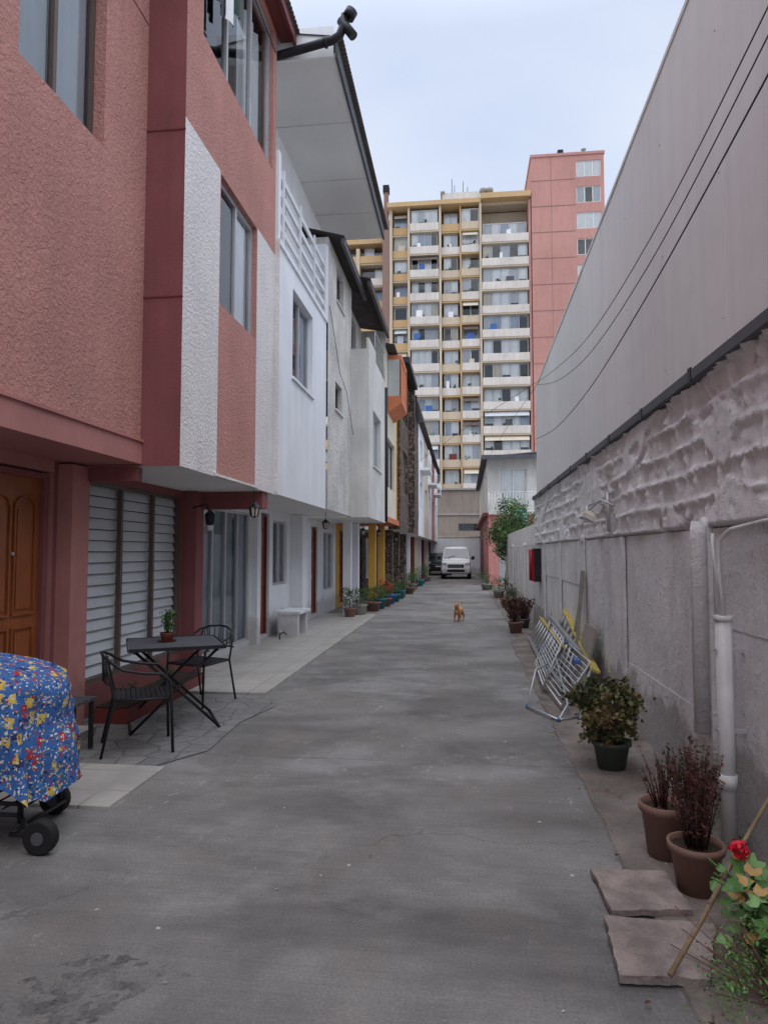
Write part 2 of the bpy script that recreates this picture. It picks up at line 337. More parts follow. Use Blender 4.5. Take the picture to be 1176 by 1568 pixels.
def curtain(mb,F,a0,a1,d,z0,z1,m,amp=.02,wl=.13):
    n=max(4,int((a1-a0)/wl*4)); pr=None
    for i in range(n+1):
        a=a0+(a1-a0)*i/n; dd=d+amp*math.sin(i*math.pi/2+.5*math.sin(i*.7))
        cur=(mb.addv(F(a,dd,z0)),mb.addv(F(a,dd,z1)))
        if pr: mb.face([pr[0],cur[0],cur[1],pr[1]],m,True)
        pr=cur
def window(g,F,a0,a1,z0,z1,panes=2,fill='curtain',fm=None,d=.09,cm=None,t=.045,transom=None,room=.9,sill=False):
    fm=fm or m_alu; w=g['windows']; gl=g['glass']; it=g['interiors']
    if sill: w.fbox(F,a0-.05,a1+.05,-.035,.08,z0-.04,z0-.002,sill)
    w.fbox(F,a0,a1,d,d+.05,z0,z0+t,fm); w.fbox(F,a0,a1,d,d+.05,z1-t,z1,fm)
    w.fbox(F,a0,a0+t,d,d+.05,z0+t,z1-t,fm); w.fbox(F,a1-t,a1,d,d+.05,z0+t,z1-t,fm)
    for i in range(1,panes):
        a=a0+(a1-a0)*i/panes; w.fbox(F,a-t*.5,a+t*.5,d-.006,d+.044,z0+t,z1-t,fm)
    if fill!='slats': gl.poly([F(a0+t,d+.025,z0+t),F(a1-t,d+.025,z0+t),F(a1-t,d+.025,z1-t),F(a0+t,d+.025,z1-t)],m_glass)
    q=[(a0,z0),(a1,z0),(a1,z1),(a0,z1)]; D0=.152; D=room
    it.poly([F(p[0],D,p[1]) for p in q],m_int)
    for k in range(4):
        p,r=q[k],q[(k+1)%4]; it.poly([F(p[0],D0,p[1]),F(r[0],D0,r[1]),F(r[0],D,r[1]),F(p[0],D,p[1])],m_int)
    cm=cm or m_curts[0]
    if fill=='curtain': curtain(g['curtains'],F,a0+.02,a1-.02,d+.075,z0+.01,z1-.02,cm)
    elif fill=='right': curtain(g['curtains'],F,(a0+a1)/2,a1-.02,d+.065,z0+.01,z1-.02,cm,.01)
    elif fill=='sides':
        curtain(g['curtains'],F,a0+.02,a0+(a1-a0)*.38,d+.075,z0+.01,z1-.02,cm); curtain(g['curtains'],F,a1-(a1-a0)*.34,a1-.02,d+.075,z0+.01,z1-.02,cm)
    elif fill=='slats':
        z=z0+.05
        while z<z1-.12:
            g['shutter_slats'].hexa([F(a0+.02,d+.052,z),F(a1-.02,d+.052,z),F(a1-.02,d+.07,z),F(a0+.02,d+.07,z),F(a0+.02,d+.085,z+.105),F(a1-.02,d+.085,z+.105),F(a1-.02,d+.10,z+.105),F(a0+.02,d+.10,z+.105)],m_slat); z+=.112
def door(g,F,a0,a1,z0,z1,m,fm,arch=True):
    D=g['door']; d=.06
    D.fbox(F,a0,a0+.05,d-.02,d+.09,z0,z1,fm); D.fbox(F,a1-.05,a1,d-.02,d+.09,z0,z1,fm); D.fbox(F,a0+.05,a1-.05,d-.02,d+.09,z1-.05,z1,fm)
    D.fbox(F,a0+.05,a1-.05,d+.02,d+.06,z0+.01,z1-.05,m)
    aa0,aa1=a0+.05,a1-.05; mid=(aa0+aa1)/2
    H=z1-z0
    for (p,q) in ((aa0+.09,mid-.04),(mid+.04,aa1-.09)):
        for (u,v) in ((.08,.40),(.46,.92)):
            zz0,zz1=z0+H*u,z0+H*v
            if v>.9 and arch: zz1-=.12
            D.fbox(F,p+.03,q-.03,d+.008,d+.019,zz0+.03,zz1-.03,m)
            D.fbox(F,p-.018,p-.001,d+.0,d+.018,zz0-.02,zz1+.02,m); D.fbox(F,q+.001,q+.018,d+.0,d+.018,zz0-.02,zz1+.02,m)
            D.fbox(F,p,q,d+.0,d+.018,zz0-.02,zz0-.001,m)
            if arch and v>.9:
                n=8
                for k in range(n):
                    t0=math.pi*k/n; t1=math.pi*(k+1)/n; c=(p+q)/2; r=(q-p)/2+.01
                    P=lambda t,rr:(c-math.cos(t)*rr, zz1+.0+math.sin(t)*rr*.6)
                    x=[P(t0,r-.018),P(t1,r-.018),P(t1,r),P(t0,r)]
                    D.hexa([F(x[0][0],d+.018,x[0][1]),F(x[1][0],d+.018,x[1][1]),F(x[2][0],d+.018,x[2][1]),F(x[3][0],d+.018,x[3][1])]+[F(x[i][0],d-.002,x[i][1]) for i in range(4)],m)
            else: D.fbox(F,p,q,d+.0,d+.018,zz1+.001,zz1+.02,m)
    g['door_knob'].ball(F(aa0+.07,d-.03,z0+1.0),.032,m_bronze); g['door_knob'].tube([F(aa0+.07,d-.03,z0+1.0),F(aa0+.07,d+.03,z0+1.0)],.014,m_bronze)
    g['door_knob'].ball(F(mid,d,z0+1.5),.018,m_alu)
def corr(mb,x0,x1,y0,y1,zx0,zx1,m,along='Y',wl=.08,amp=.02,th=.006):
    n=int((y1-y0)/wl*6); pr=None
    for i in range(n+1):
        y=y0+(y1-y0)*i/n; w=amp*math.sin(i*math.pi/3)
        c=[mb.addv((x0,y,zx0+w)),mb.addv((x1,y,zx1+w)),mb.addv((x0,y,zx0+w+th)),mb.addv((x1,y,zx1+w+th))]
        if pr:
            mb.face([pr[0],c[0],c[1],pr[1]],m,True); mb.face([pr[2],pr[3],c[3],c[2]],m,True); mb.face([pr[1],c[1],c[3],pr[3]],m,True)
        pr=c
def rail(mb,F,a0,a1,d,z0,z1,m,bars='v',n=12,r=.012):
    mb.tube([F(a0,d,z1),F(a1,d,z1)],r*1.6,m,6); mb.tube([F(a0,d,z0),F(a1,d,z0)],r*1.3,m,6)
    mb.tube([F(a0,d,z0),F(a0,d,z1)],r*1.3,m,6); mb.tube([F(a1,d,z0),F(a1,d,z1)],r*1.3,m,6)
    for i in range(1,n):
        if bars=='v':
            a=a0+(a1-a0)*i/n; mb.tube([F(a,d,z0),F(a,d,z1)],r*.8,m,5)
        else:
            z=z0+(z1-z0)*i/n; mb.tube([F(a0,d,z),F(a1,d,z)],r*.9,m,5)
def leaf(mb,p,size,m,kind='d',nrm=None):
    a=Vector((U(-1,1),U(-1,1),U(-1,1))).normalized(); b=a.cross(Vector((U(-1,1),U(-1,1),U(-1,1)))).normalized()
    if nrm is not None:
        n=Vector(nrm).normalized(); a=n.cross(Vector((U(-1,1),U(-1,1),U(-1,1)))).normalized(); b=n.cross(a)
    p=Vector(p)
    if kind=='d':
        c=a.cross(b)*size*.25
        mb.poly([p-a*size,p+b*size*.45+c,p+a*size,p-b*size*.45+c],m)
    elif kind=='r':
        c=a.cross(b)
        ring=[p+(a*math.cos(t*math.pi/4)+b*math.sin(t*math.pi/4))*size*(1+.12*(t%2))+c*size*.2*(t%2) for t in range(8)]
        ring[0]=p+a*size*.25
        mb.poly(ring,m)
def foliage(mb,c,rad,n,size,mats,clumps=14,kind='d',cr=.32):
    cs=[]
    while len(cs)<clumps:
        v=Vector((U(-1,1),U(-1,1),U(-1,1)))
        if .25<v.length<1: cs.append(v)
    for i in range(n):
        k=random.randrange(clumps); q=cs[k]; v=Vector((random.gauss(0,1),random.gauss(0,1),random.gauss(0,1)))*cr*.6+q
        p=Vector((c[0]+v.x*rad[0],c[1]+v.y*rad[1],c[2]+v.z*rad[2]))
        if p.z<.01: p.z=.012
        m=mats[(k+ (0 if R()<.6 else random.randrange(3)))%len(mats)]
        leaf(mb,p,size*U(.6,1.3),m,kind)
def spikes(mb,base_,n,h,spread,mats,w=.012,dens=1):
    for i in range(n):
        a=U(0,6.283); s=U(0,spread); hh=h*U(.5,1.05); b0=Vector(base_)+Vector((math.cos(a)*s*.35,math.sin(a)*s*.35,0))
        tip=Vector(base_)+Vector((math.cos(a)*s,math.sin(a)*s,hh)); mid=b0.lerp(tip,.55)+Vector((0,0,hh*.08))
        mb.tube([b0,mid,tip],[.004,.003,.001],mats[i%len(mats)],4)
        for k in range(int((10*hh/.4+3)*dens)):
            t=U(.2,1); p=b0.lerp(mid,t/.55) if t<.55 else mid.lerp(tip,(t-.55)/.45)
            leaf(mb,p+Vector((U(-1,1),U(-1,1),U(-.5,.5)))*w,w*U(.8,1.8),mats[random.randrange(len(mats))])
def pot(mb,c,r,h,m):
    mb.lathe(c,[(0,0.002),(r*.72,0),(r*.95,h*.84),(r*1.06,h*.85),(r*1.08,h),(r*.97,h),(r*.95,h*.86)],m,22)
    mb.lathe(c,[(r*.95,h*.88),(r*.5,h*.9),(0,h*.91)],m_soil,22)

# ---------------------------------------------------------------- ground
g=MB(); g.poly([(-300,-200,-.01),(300,-200,-.01),(300,500,-.01),(-300,500,-.01)],m_conc); one('ground',g)
g=MB(); g.poly([(-3.7,-6,0),(1.6,-6,0),(1.6,60,0),(-3.7,60,0)],m_ground); one('road',g)
g=MB(); y=-2.0
pr=None
while y<30:
    x=.80+.05*noise.noise((y*1.7,0,0))+.03*noise.noise((y*7,3,0)) + (.15 if y>13 else 0)
    c=(g.addv((x,y,.012)),g.addv((1.56,y,.018)),g.addv((x-.012,y,-.002)))
    if pr: g.face([pr[0],pr[1],c[1],c[0]],m_strip); g.face([pr[2],pr[0],c[0],c[2]],m_strip)
    pr=c; y+=.12
one('sidewalk',g)
g=MB(); g.box(-3.6,-2.2,7.5,17.2,-.02,.035,m_tile); one('tiled_pavement',g)
g=MB(); g.box(-3.2,-2.2,4.12,4.93,-.02,.02,m_tile); one('tiled_slab',g)
g=MB(); g.poly([(-3.6,4.94,.008),(-2.3,4.96,.008),(-2.05,5.4,.008),(-2.1,6.3,.008),(-1.95,7.0,.008),(-2.18,7.49,.008),(-3.6,7.49,.008)],m_crazy); one('crazy_paving',g)
g=MB(); N=60; idx={}
for i in range(N+1):
    for j in range(N+1):
        u,v=i/N*2-1,j/N*2-1; rr=math.hypot(u,v)+.55*noise.fractal((u*2.2,v*2.2,4),.9,2,4)
        x=-1.38+u*.36+v*.10; y=2.42+v*.34
        h=max(0,1-rr*1.25); z=.0-.006+ (.016*min(h*3,1))*(.5+1.2*noise.fractal((u*7,v*7,1),.7,2,4))
        idx[i,j]=g.addv((x,y,z))
for i in range(N):
    for j in range(N): g.face([idx[i,j],idx[i+1,j],idx[i+1,j+1],idx[i,j+1]],m_patch,False)
one('concrete_patch',g)
g=MB()
for i in range(170):
    x=U(.75,1.45); y=U(2,16); s=U(.004,.014)
    g.ball((x,y,.015),(s,s*U(.6,1),s*.5),m_conc if R()<.6 else m_slab,6)
for i in range(130):
    x=U(.6,1.48); y=U(2,16)
    leaf(g,(x,y,.025),U(.01,.025),m_rust[i%3],'d',(U(-.2,.2),U(-.2,.2),1))
for i in range(80):
    leaf(g,(U(-2,.7),U(1.8,12),.006),U(.005,.013),(m_curts[1],m_rust[1],m_conc)[i%3],'d',(U(-.1,.1),U(-.1,.1),1))
for i in range(26):
    x,y=U(1.38,1.47),U(2.4,13)
    spikes(g,(x,y,.012),4,U(.05,.14),.05,m_leaf+m_rust[:1],.008)
one('scattered_debris',g)

# ---------------------------------------------------------------- pink house
H=Grp('pink_house',(-5,6,0)); W=H['walls']
FN=LF(-2.95); FB=LF(-2.57); G=LF(-3.6)
y0=-3.0; yb=5.95; ye=9.0; ZT=8.95
ops=[(4.1,5.2,4.95,6.5),(1.0,2.6,4.95,6.5)]
W.wall(FN,y0,yb,2.62,ZT,ops,m_pink,.16)
W.wall(lambda a,d,z:(-2.935-d,a,z),y0,yb,2.40,2.60,[],m_pinks); W.box(-2.96,-2.915,y0,yb-.003,2.60,2.625,m_pinks)
W.poly([(-3.7,y0,2.4),(-2.935,y0,2.4),(-2.935,yb,2.4),(-3.7,yb,2.4)],m_pinks)
for o in ops: window(H,FN,*o,2,'curtain',m_bronze,.10,m_curts[1])
W.poly([(-2.95,yb,2.38),(-2.57,yb,2.38),(-2.57,yb,ZT),(-2.95,yb,ZT)],m_red); W.poly([(-3.7,yb,2.38),(-2.95,yb,2.38),(-2.95,yb,2.42),(-3.7,yb,2.42)],m_red)
W.box(-2.95,-2.565,yb-.008,yb-.0005,5.55,5.562,m_dred); W.box(-2.95,-2.565,yb-.008,yb-.0005,3.95,3.962,m_dred)
W.box(-2.948,-2.944,3.0,yb-.01,6.6,6.606,m_red)
def pm(a,z):
    if z>5.68: return m_pink
    if 6.88<a<8.2: return m_pink
    return m_wst
ops=[(6.9,8.18,4.24,5.66),(6.35,8.85,6.8,8.8)]
W.wall(FB,yb,ye,2.38,ZT,ops,pm,.16,ca=(6.88,8.2),cz=(5.68,))
window(H,FB,6.9,8.18,4.24,5.66,2,'right',m_alu,.06,t=.055); window(H,FB,6.35,8.85,6.8,8.8,3,'dark',m_alu,.06,t=.055)
curtain(H['curtains'],FB,7.9,8.8,.2,6.85,8.6,m_curts[0],.04,.2)
W.poly([(-3.7,yb,2.38),(-2.57,yb,2.38),(-2.57,ye,2.38),(-3.7,ye,2.38)],m_soff)
W.poly([(-2.50,ye,2.37),(-3.7,ye,2.37),(-3.7,ye,ZT),(-2.57,ye,ZT),(-2.57,ye,5.9),(-2.50,ye,5.9)],m_wst)
H['beam'].box(-3.59,-2.60,8.62,8.86,2.16,2.377,m_red); H['beam'].box(-3.59,-2.98,5.96,6.06,2.25,2.375,m_red)
H['trim'].fbox(FB,6.80,8.30,-.02,.0-.002,2.385,2.41,m_wst)
ops=[(4.75,5.66,.08,2.3),(6.15,8.4,.32,2.3)]
W.wall(G,y0,9.0,0,2.6,ops,lambda a,z: m_red if a>5.7 else m_pinks,.16)
door(H,G,4.78,5.64,.08,2.28,m_wood,m_red)
window(H,G,6.15,8.4,.32,2.3,3,'slats',m_bronze,.01)
H['columns'].box(-3.63,-3.46,5.72,6.0,0,2.38,m_pinks); H['columns'].box(-3.62,-3.42,8.46,8.72,0,2.37,m_red)
H['step'].box(-3.6,-3.2,4.6,5.75,0,.08,m_tile)
R_=H['roof']; corr(R_,-4.2,-2.28,y0,9.25,9.15,8.98,m_roof); H['roof'].box(-2.565,-2.37,y0,9.2,8.86,8.945,m_dred); R_.box(-2.37,-2.33,y0,9.2,8.8,8.96,m_dred)
R_.poly([(-9,y0,ZT),(-2.4,y0,ZT),(-2.4,9.2,ZT),(-9,9.2,ZT)],m_roof)
W.poly([(-9,y0,0),(-2.95,y0,0),(-2.95,y0,ZT),(-9,y0,ZT)],m_pinks); W.poly([(-9,y0,0),(-9,51,0),(-9,51,7),(-9,y0,7)],m_conc)
for (a,b,m,z) in ((6.42,6.75,m_black,7.28),(6.78,7.0,m_curts[0],7.35),(7.03,7.2,m_green_pot,7.6)):
    curtain(H['laundry'],LF(-2.5),a,b,0,z,8.35,m,.03,.2)
H['laundry'].tube([(-2.5,6.4,8.36),(-2.5,8.7,8.36)],.008,m_black,5)
Lm=H['wall_lamp']; Lm.tube([(-3.42,8.36,2.16),(-3.25,8.36,2.2),(-3.2,8.36,2.1)],.012,m_black,6); Lm.lathe((-3.2,8.36,1.93),[(.03,0),(.055,.02),(.07,.14),(.03,.18),(0,.2)],m_black,8); Lm.lathe((-3.2,8.36,1.86),[(0,0),(.035,.02),(.04,.07)],m_wframe,8)
H['flower_bed'].box(-3.44,-3.1,6.1,8.0,0,.14,m_dred); H['flower_bed'].box(-3.42,-3.12,6.12,7.98,.14,.16,m_soil)
spikes(H['flower_bed'],(-3.27,6.5,.14),14,.2,.2,m_leaf); spikes(H['flower_bed'],(-3.27,7.4,.14),14,.22,.2,m_leaf)
H.done()

# ---------------------------------------------------------------- white house (2)
H=Grp('white_house',(-5,10.5,0)); W=H['walls']; FB=LF(-2.53)
y0,y1=9.0,12.35
W.wall(FB,y0+.002,y1,2.38,5.85,[(9.85,11.2,4.2,5.55)],m_white,.16)
window(H,FB,9.85,11.2,4.2,5.55,2,'sides',m_alu,.08,m_curts[3],sill=m_white)
W.poly([(-3.7,y0,2.38),(-2.53,y0,2.38),(-2.53,y1,2.38),(-3.7,y1,2.38)],m_soff)
W.box(-3.6,-2.5,y0+.01,y1-.01,5.85,5.93,m_white)
W.wall(LF(-3.06),y0,14.9,5.93,8.7,[(9.8,11.4,5.95,8.0)],m_white,.16); window(H,LF(-3.06),9.8,11.4,5.95,8.0,2,'curtain',m_alu,.08,m_curts[1])
W.box(-3.06,-2.53,9.02,9.14,5.93,7.2,m_white); W.box(-3.06,-2.5,12.2,12.34,5.93,7.3,m_white)
for i,z in enumerate((6.1,6.35,6.6,6.85)):
    H['balcony_railing'].box(-2.56,-2.53,9.14,12.2,z,z+.09,m_wframe)
for y in (9.2,10.2,11.2,12.12): H['balcony_railing'].box(-2.53,-2.50,y,y+.05,5.93,7.0,m_wframe)
W.wall(G,9.001,12.6,0,2.5,[(9.03,11.25,.12,2.25),(11.62,12.42,.1,2.3)],m_white,.16)
window(H,G,9.03,11.25,.12,2.25,4,'curtain',m_alu,.03,m_curts[3]); door(H,G,11.64,12.40,.1,2.28,m_wood3,m_dred)
H['columns'].box(-3.6,-3.48,11.3,11.5,0,2.375,m_white)
Rf=H['roof']; Rf.box(-3.06,-1.78,9.22,14.9,8.62,8.68,m_soff); Rf.box(-1.78,-1.74,9.2,14.93,8.6,8.82,m_dgrey); corr(Rf,-4.2,-1.66,9.15,14.98,9.25,8.86,m_roof)
Rf.box(-3.06,-1.8,9.17,9.21,8.6,9.05,m_white); W.poly([(-3.06,14.9,5.9),(-5,14.9,5.9),(-5,14.9,8.7),(-3.06,14.9,8.7)],m_white)
for yy in (10.7,12.4,13.7): Rf.box(-3.05,-1.8,yy,yy+.012,8.612,8.619,m_lgrey)
dp=H['drain_pipe']; dp.tube([(-2.6,9.08,8.6),(-2.5,9.08,8.62),(-1.78,9.02,8.72),(-1.68,9.0,8.76),(-1.62,9.0,8.9),(-1.6,9.0,9.05)],.06,m_black,12)
dp.tube([(-1.66,9.0,8.98),(-1.48,8.98,8.72)],.066,m_black,12); dp.tube([(-1.9,9.03,8.7),(-1.86,9.03,8.705)],.075,m_black,12)
dp.tube([(-1.56,8.99,9.0),(-1.50,8.99,9.1)],.085,m_black,12)
H.done()

# ---------------------------------------------------------------- roughcast house (3)
H=Grp('grey_roughcast_house',(-5,13.6,0)); W=H['walls']; FB=LF(-2.5); y0,y1=12.35,15.0
W.wall(FB,y0,y1,2.38,7.5,[(13.1,13.85,4.4,4.95),(13.2,14.0,6.6,7.3)],m_rough,.16)
window(H,FB,13.1,13.85,4.4,4.95,1,'dark',m_bronze,sill=m_lgrey); window(H,FB,13.2,14.0,6.6,7.3,1,'curtain',m_bronze,sill=m_lgrey)
W.poly([(-3.7,y0,2.38),(-2.5,y0,2.38),(-2.5,y1,2.38),(-3.7,y1,2.38)],m_soff); W.poly([(-3.06,y0,5.9),(-2.5,y0,5.9),(-2.5,y0,7.5),(-3.06,y0,7.5)],m_rough)
W.wall(G,12.6,15.9,0,2.5,[(12.65,13.7,.95,2.2),(14.75,15.55,1.0,2.15)],m_white,.16)
window(H,G,12.65,13.7,.95,2.2,2,'sides',m_alu,.06,m_curts[1]); window(H,G,14.75,15.55,1.0,2.15,1,'curtain',m_bronze,.06)
corr(H['roof'],-4.5,-2.2,y0,y1+.3,8.1,7.5,m_roof); H['roof'].box(-2.26,-2.2,y0,y1+.3,7.36,7.46,m_dgrey)
H['step'].box(-3.6,-3.35,14.0,14.5,.03,2.375,m_white)
H['cable'].tube([(-2.48,12.4,6.2),(-2.47,13,5.6),(-2.47,13.4,5.2),(-2.47,14.2,5.0),(-2.45,14.98,4.2)],.006,m_black,5)
H.done()
H=Grp('grey_bay_house',(-5,16.5,0)); W=H['walls']; y0,y1=15.0,18.2
FB=LF(-2.1); W.wall(FB,y0,y1,2.36,6.15,[(15.7,17.2,3.6,4.9)],m_lgrey,.16); window(H,FB,15.7,17.2,3.6,4.9,2,'curtain',m_alu,sill=m_lgrey)
W.poly([(-2.6,y0,2.36),(-2.1,y0,2.36),(-2.1,y0,6.15),(-2.6,y0,6.15)],m_lgrey); W.poly([(-3.7,y0,2.36),(-2.1,y0,2.36),(-2.1,y1,2.36),(-3.7,y1,2.36)],m_soff)
W.poly([(-3.6,y0,6.15),(-2.1,y0,6.15),(-2.1,y1,6.15),(-3.6,y1,6.15)],m_conc)
W.wall(LF(-2.75),y0,y1,6.15,7.6,[(15.3,17.2,6.2,7.4)],m_lgrey,.16); window(H,LF(-2.75),15.3,17.2,6.2,7.4,3,'dark',m_bronze)
W.poly([(-2.75,y1,6.15),(-2.1,y1,6.15),(-2.1,y1,7.6),(-2.75,y1,7.6)],m_lgrey)
rail(H['balcony_railing'],FB,16.3,18.1,.04,6.2,6.95,m_alu,'h',5); W.box(-2.16,-2.1,15.0,16.2,6.151,6.4,m_lgrey)
corr(H['roof'],-4.5,-2.0,y0-.5,y1,8.0,7.55,m_roof); H['roof'].box(-2.06,-1.99,y0-.5,y1,7.38,7.5,m_roof)
W.wall(G,15.9,19.0,0,2.5,[(15.95,16.65,.1,2.2),(17.3,18.6,.6,2.1)],m_white,.16); door(H,G,15.97,16.63,.1,2.18,m_wood3,m_dred); window(H,G,17.3,18.6,.6,2.1,2,'curtain',m_alu,.06)
for y in (16.8,18.0): H['columns'].box(-3.0,-2.8,y,y+.2,0,2.355,m_white)
H['downpipe'].tube([(-2.07,18.1,6),(-2.07,18.1,2.4)],.04,m_black,8)
H.done()
H=Grp('orange_trim_house',(-5,20,0)); W=H['walls']; y0,y1=18.2,21.6; FB=LF(-2.12)
W.wall(FB,y0,y1,2.4,7.2,[(18.9,20.9,3.4,4.8)],lambda a,z: m_yellow if a>21.2 else m_cream,.16,ca=(21.2,)); window(H,FB,18.9,20.9,3.4,4.8,2,'curtain',m_bronze)
W.poly([(-3.7,y0,2.4),(-2.1,y0,2.4),(-2.1,y1,2.4),(-3.7,y1,2.4)],m_orange)
B=H['bay_window']; B.box(-2.11,-1.72,18.9,20.6,5.75,5.95,m_orange); B.box(-2.11,-1.72,18.9,20.6,7.0,7.12,m_orange)
for y in (18.9,19.45,20.0,20.54): B.box(-1.78,-1.72,y,y+.06,5.95,7.0,m_orange)
B.poly([(-2.11,18.91,5.95),(-1.75,18.91,5.95),(-1.75,18.91,7.0),(-2.11,18.91,7.0)],m_curts[0]); B.poly([(-1.76,18.9,5.95),(-1.76,20.6,5.95),(-1.76,20.6,7.0),(-1.76,18.9,7.0)],m_curts[0])
B.poly([(-2.11,18.895,5.95),(-1.74,18.895,5.95),(-1.74,18.895,7.0),(-2.11,18.895,7.0)],m_glass)
B.hexa([(-2.11,18.9,5.5),(-2.1,18.9,5.5),(-2.1,20.6,5.5),(-2.11,20.6,5.5),(-2.11,18.9,5.749),(-1.74,18.9,5.749),(-1.74,20.6,5.749),(-2.11,20.6,5.749)],m_orange)
B.box(-2.115,-2.05,18.2,21.6,2.4,2.55,m_orange)
corr(H['roof'],-4.5,-1.85,y0,y1,7.7,7.2,m_roof)
W.wall(G,19.0,22.2,0,2.5,[(19.6,20.4,.1,2.2),(20.9,21.8,.9,2.1)],m_yellow,.16); door(H,G,19.62,20.38,.1,2.18,m_wood,m_dred); window(H,G,20.9,21.8,.9,2.1,2,'curtain',m_wframe,.06)
for y in (19.2,21.3): H['columns'].box(-2.7,-2.5,y,y+.2,0,2.39,m_yellow)
H.done()
H=Grp('stone_clad_house',(-5,25,0)); W=H['walls']; y0,y1=21.6,30.0; FB=LF(-2.02)
W.wall(FB,y0,y1,2.3,7.6,[(22.6,24.6,3.6,5.0),(26,28.4,3.6,5.0),(22.6,24.6,6,7.1),(26,28.4,6,7.1)],m_stone,.16)
for a,b in ((22.6,24.6),(26,28.4)):
    window(H,FB,a,b,3.6,5.0,2,'curtain',m_bronze); window(H,FB,a,b,6,7.1,2,'dark',m_bronze)
W.poly([(-3.7,y0,2.3),(-2.02,y0,2.3),(-2.02,y1,2.3),(-3.7,y1,2.3)],m_soff); W.poly([(-2.4,y0,2.3),(-2.02,y0,2.3),(-2.02,y0,7.6),(-2.4,y0,7.6)],m_stone)
W.box(-2.1,-1.8,24.9,25.3,2.3,7.7,m_stone)
H['roof'].box(-4.5,-1.7,y0-.2,25.2,7.6,7.78,m_black); H['roof'].box(-4.5,-1.75,25.4,y1,7.3,7.45,m_black)
W.wall(G,22.2,30,0,2.4,[(23,24,.1,2.1),(25,27,.6,2.1)],m_stone,.16); door(H,G,23.02,23.98,.1,2.08,m_wood3,m_dred); window(H,G,25,27,.6,2.1,2,'curtain',m_wframe,.06)
for y in (22.3,24.6,27.5): H['columns'].box(-2.75,-2.35,y,y+.4,0,2.3,m_stone)
H['columns'].box(-2.75,-2.1,24.0,24.5,0,1.1,m_stone)
H.done()
H=Grp('white_terrace_house',(-5,40,0)); W=H['walls']; y0,y1=30,51; FB=LF(-2.0)
ops=[]
for a in (31.2,35.2,39.2,43.2,47.2):
    ops+= [(a,a+1.8,3.5,4.8),(a,a+1.8,5.8,6.8)]
W.wall(FB,y0,y1,2.3,7.3,ops,lambda a,z:(m_white,m_cream,m_white,m_pinks,m_white,m_white)[int((a-30)//4)%6],.16,ca=(34,38,42,46,50))
for i,o in enumerate(ops): window(H,FB,*o,2,('curtain','dark','sides')[i%3],m_wframe)
W.poly([(-3.7,y0,2.3),(-2.0,y0,2.3),(-2.0,y1,2.3),(-3.7,y1,2.3)],m_soff)
for a in (31,38,45): 
    H['balcony'].box(-2.0,-1.55,a,a+2.4,5.3,5.42,m_white); rail(H['balcony'],LF(-1.6),a,a+2.4,0,5.42,6.2,m_wframe,'v',8)
corr(H['roof'],-4.5,-1.75,y0,y1,7.8,7.35,m_roof)
gops=[(31+4*i,32+4*i,.1,2.1) for i in range(5)]+[(32.6+4*i,34+4*i,.7,2.1) for i in range(5)]
W.wall(G,30,51,0,2.4,gops,m_white,.16)
for i,o in enumerate(gops):
    if i<5: door(H,G,*o,m_wood3,m_dred,False)
    else: window(H,G,*o,2,'curtain',m_wframe,.06)
for i in range(8): H['columns'].box(-2.6,-2.4,30.2+i*2.6,30.4+i*2.6,0,2.3,(m_white,m_dred,m_cream)[i%3])
H.done()

def lantern(c):
    g=MB(); x,y,z=c
    g.tube([(x,y,z+.34),(x,y,z+.17)],.006,m_black,5); g.lathe((x,y,z),[(0,-.01),(.035,0),(.04,.01)],m_black,6,False)
    g.lathe((x,y,z),[(.04,.01),(.06,.12)],m_curts[2],6,False); g.lathe((x,y,z),[(.085,.12),(.04,.17),(0,.20)],m_black,6,False)
    for i in range(6):
        t=i*math.pi/3; g.tube([(x+.042*math.cos(t),y+.042*math.sin(t),z+.01),(x+.063*math.cos(t),y+.063*math.sin(t),z+.12)],.009,m_black,4)
    one('hanging_lantern',g)
for c in ((-2.62,8.35,2.03),(-2.7,13.2,2.04),(-2.6,17.5,2.02),(-2.5,20,2.05),(-2.4,24,1.96)): lantern(c)

g=Grp('white_masonry_bench',(-3.2,12.8,0)); b=g['seat']; b.box(-3.44,-3.0,12.36,13.24,.45,.50,m_white)
g['legs'].box(-3.42,-3.05,12.4,12.55,.035,.45,m_white); g['legs'].box(-3.42,-3.05,13.05,13.2,.035,.45,m_white); g['legs'].box(-3.43,-3.3,12.551,13.049,.035,.449,m_white); g.done()
g=MB(); g.tube([(-3.25,11.9,.05),(-3.25,11.9,.14),(-3.18,11.9,.18),(-3.12,11.9,.14)],.015,m_dgrey,8); g.tube([(-3.28,11.9,.17),(-3.22,11.9,.19)],.022,m_alu,8); one('water_tap',g)

# ---------------------------------------------------------------- table & chairs
def tf(x,y,ang): return Matrix.Translation((x,y,0))@Matrix.Rotation(ang,4,'Z')
g=Grp('folding_table',(-2.7,6.2,0)); T=tf(-2.7,6.2,math.radians(28))@Matrix.Diagonal((1.18,1.18,1,1))
t=g['top']; t.M=T; t.box(-.34,.34,-.34,.34,.738,.755,m_dgrey); t.box(-.345,.345,-.354,-.341,.73,.76,m_black); t.box(-.345,.345,.341,.354,.73,.76,m_black); t.box(-.354,-.346,-.354,.354,.73,.76,m_black); t.box(.346,.354,-.354,.354,.73,.76,m_black)
t=g['legs']; t.M=T
for s in (-1,1):
    t.tube([(-.32,s*.27,.018),(.3,s*.27,.72)],.012,m_black); t.tube([(.32,s*.25,.018),(-.3,s*.25,.72)],.012,m_black)
    t.tube([(s*.32,-.27,.018),(s*.32,.27,.018)],.011,m_black); t.tube([(s*.3,-.27,.71),(s*.3,.27,.71)],.011,m_black)
t.tube([(0,-.27,.366),(0,.27,.366)],.01,m_black); g.done()
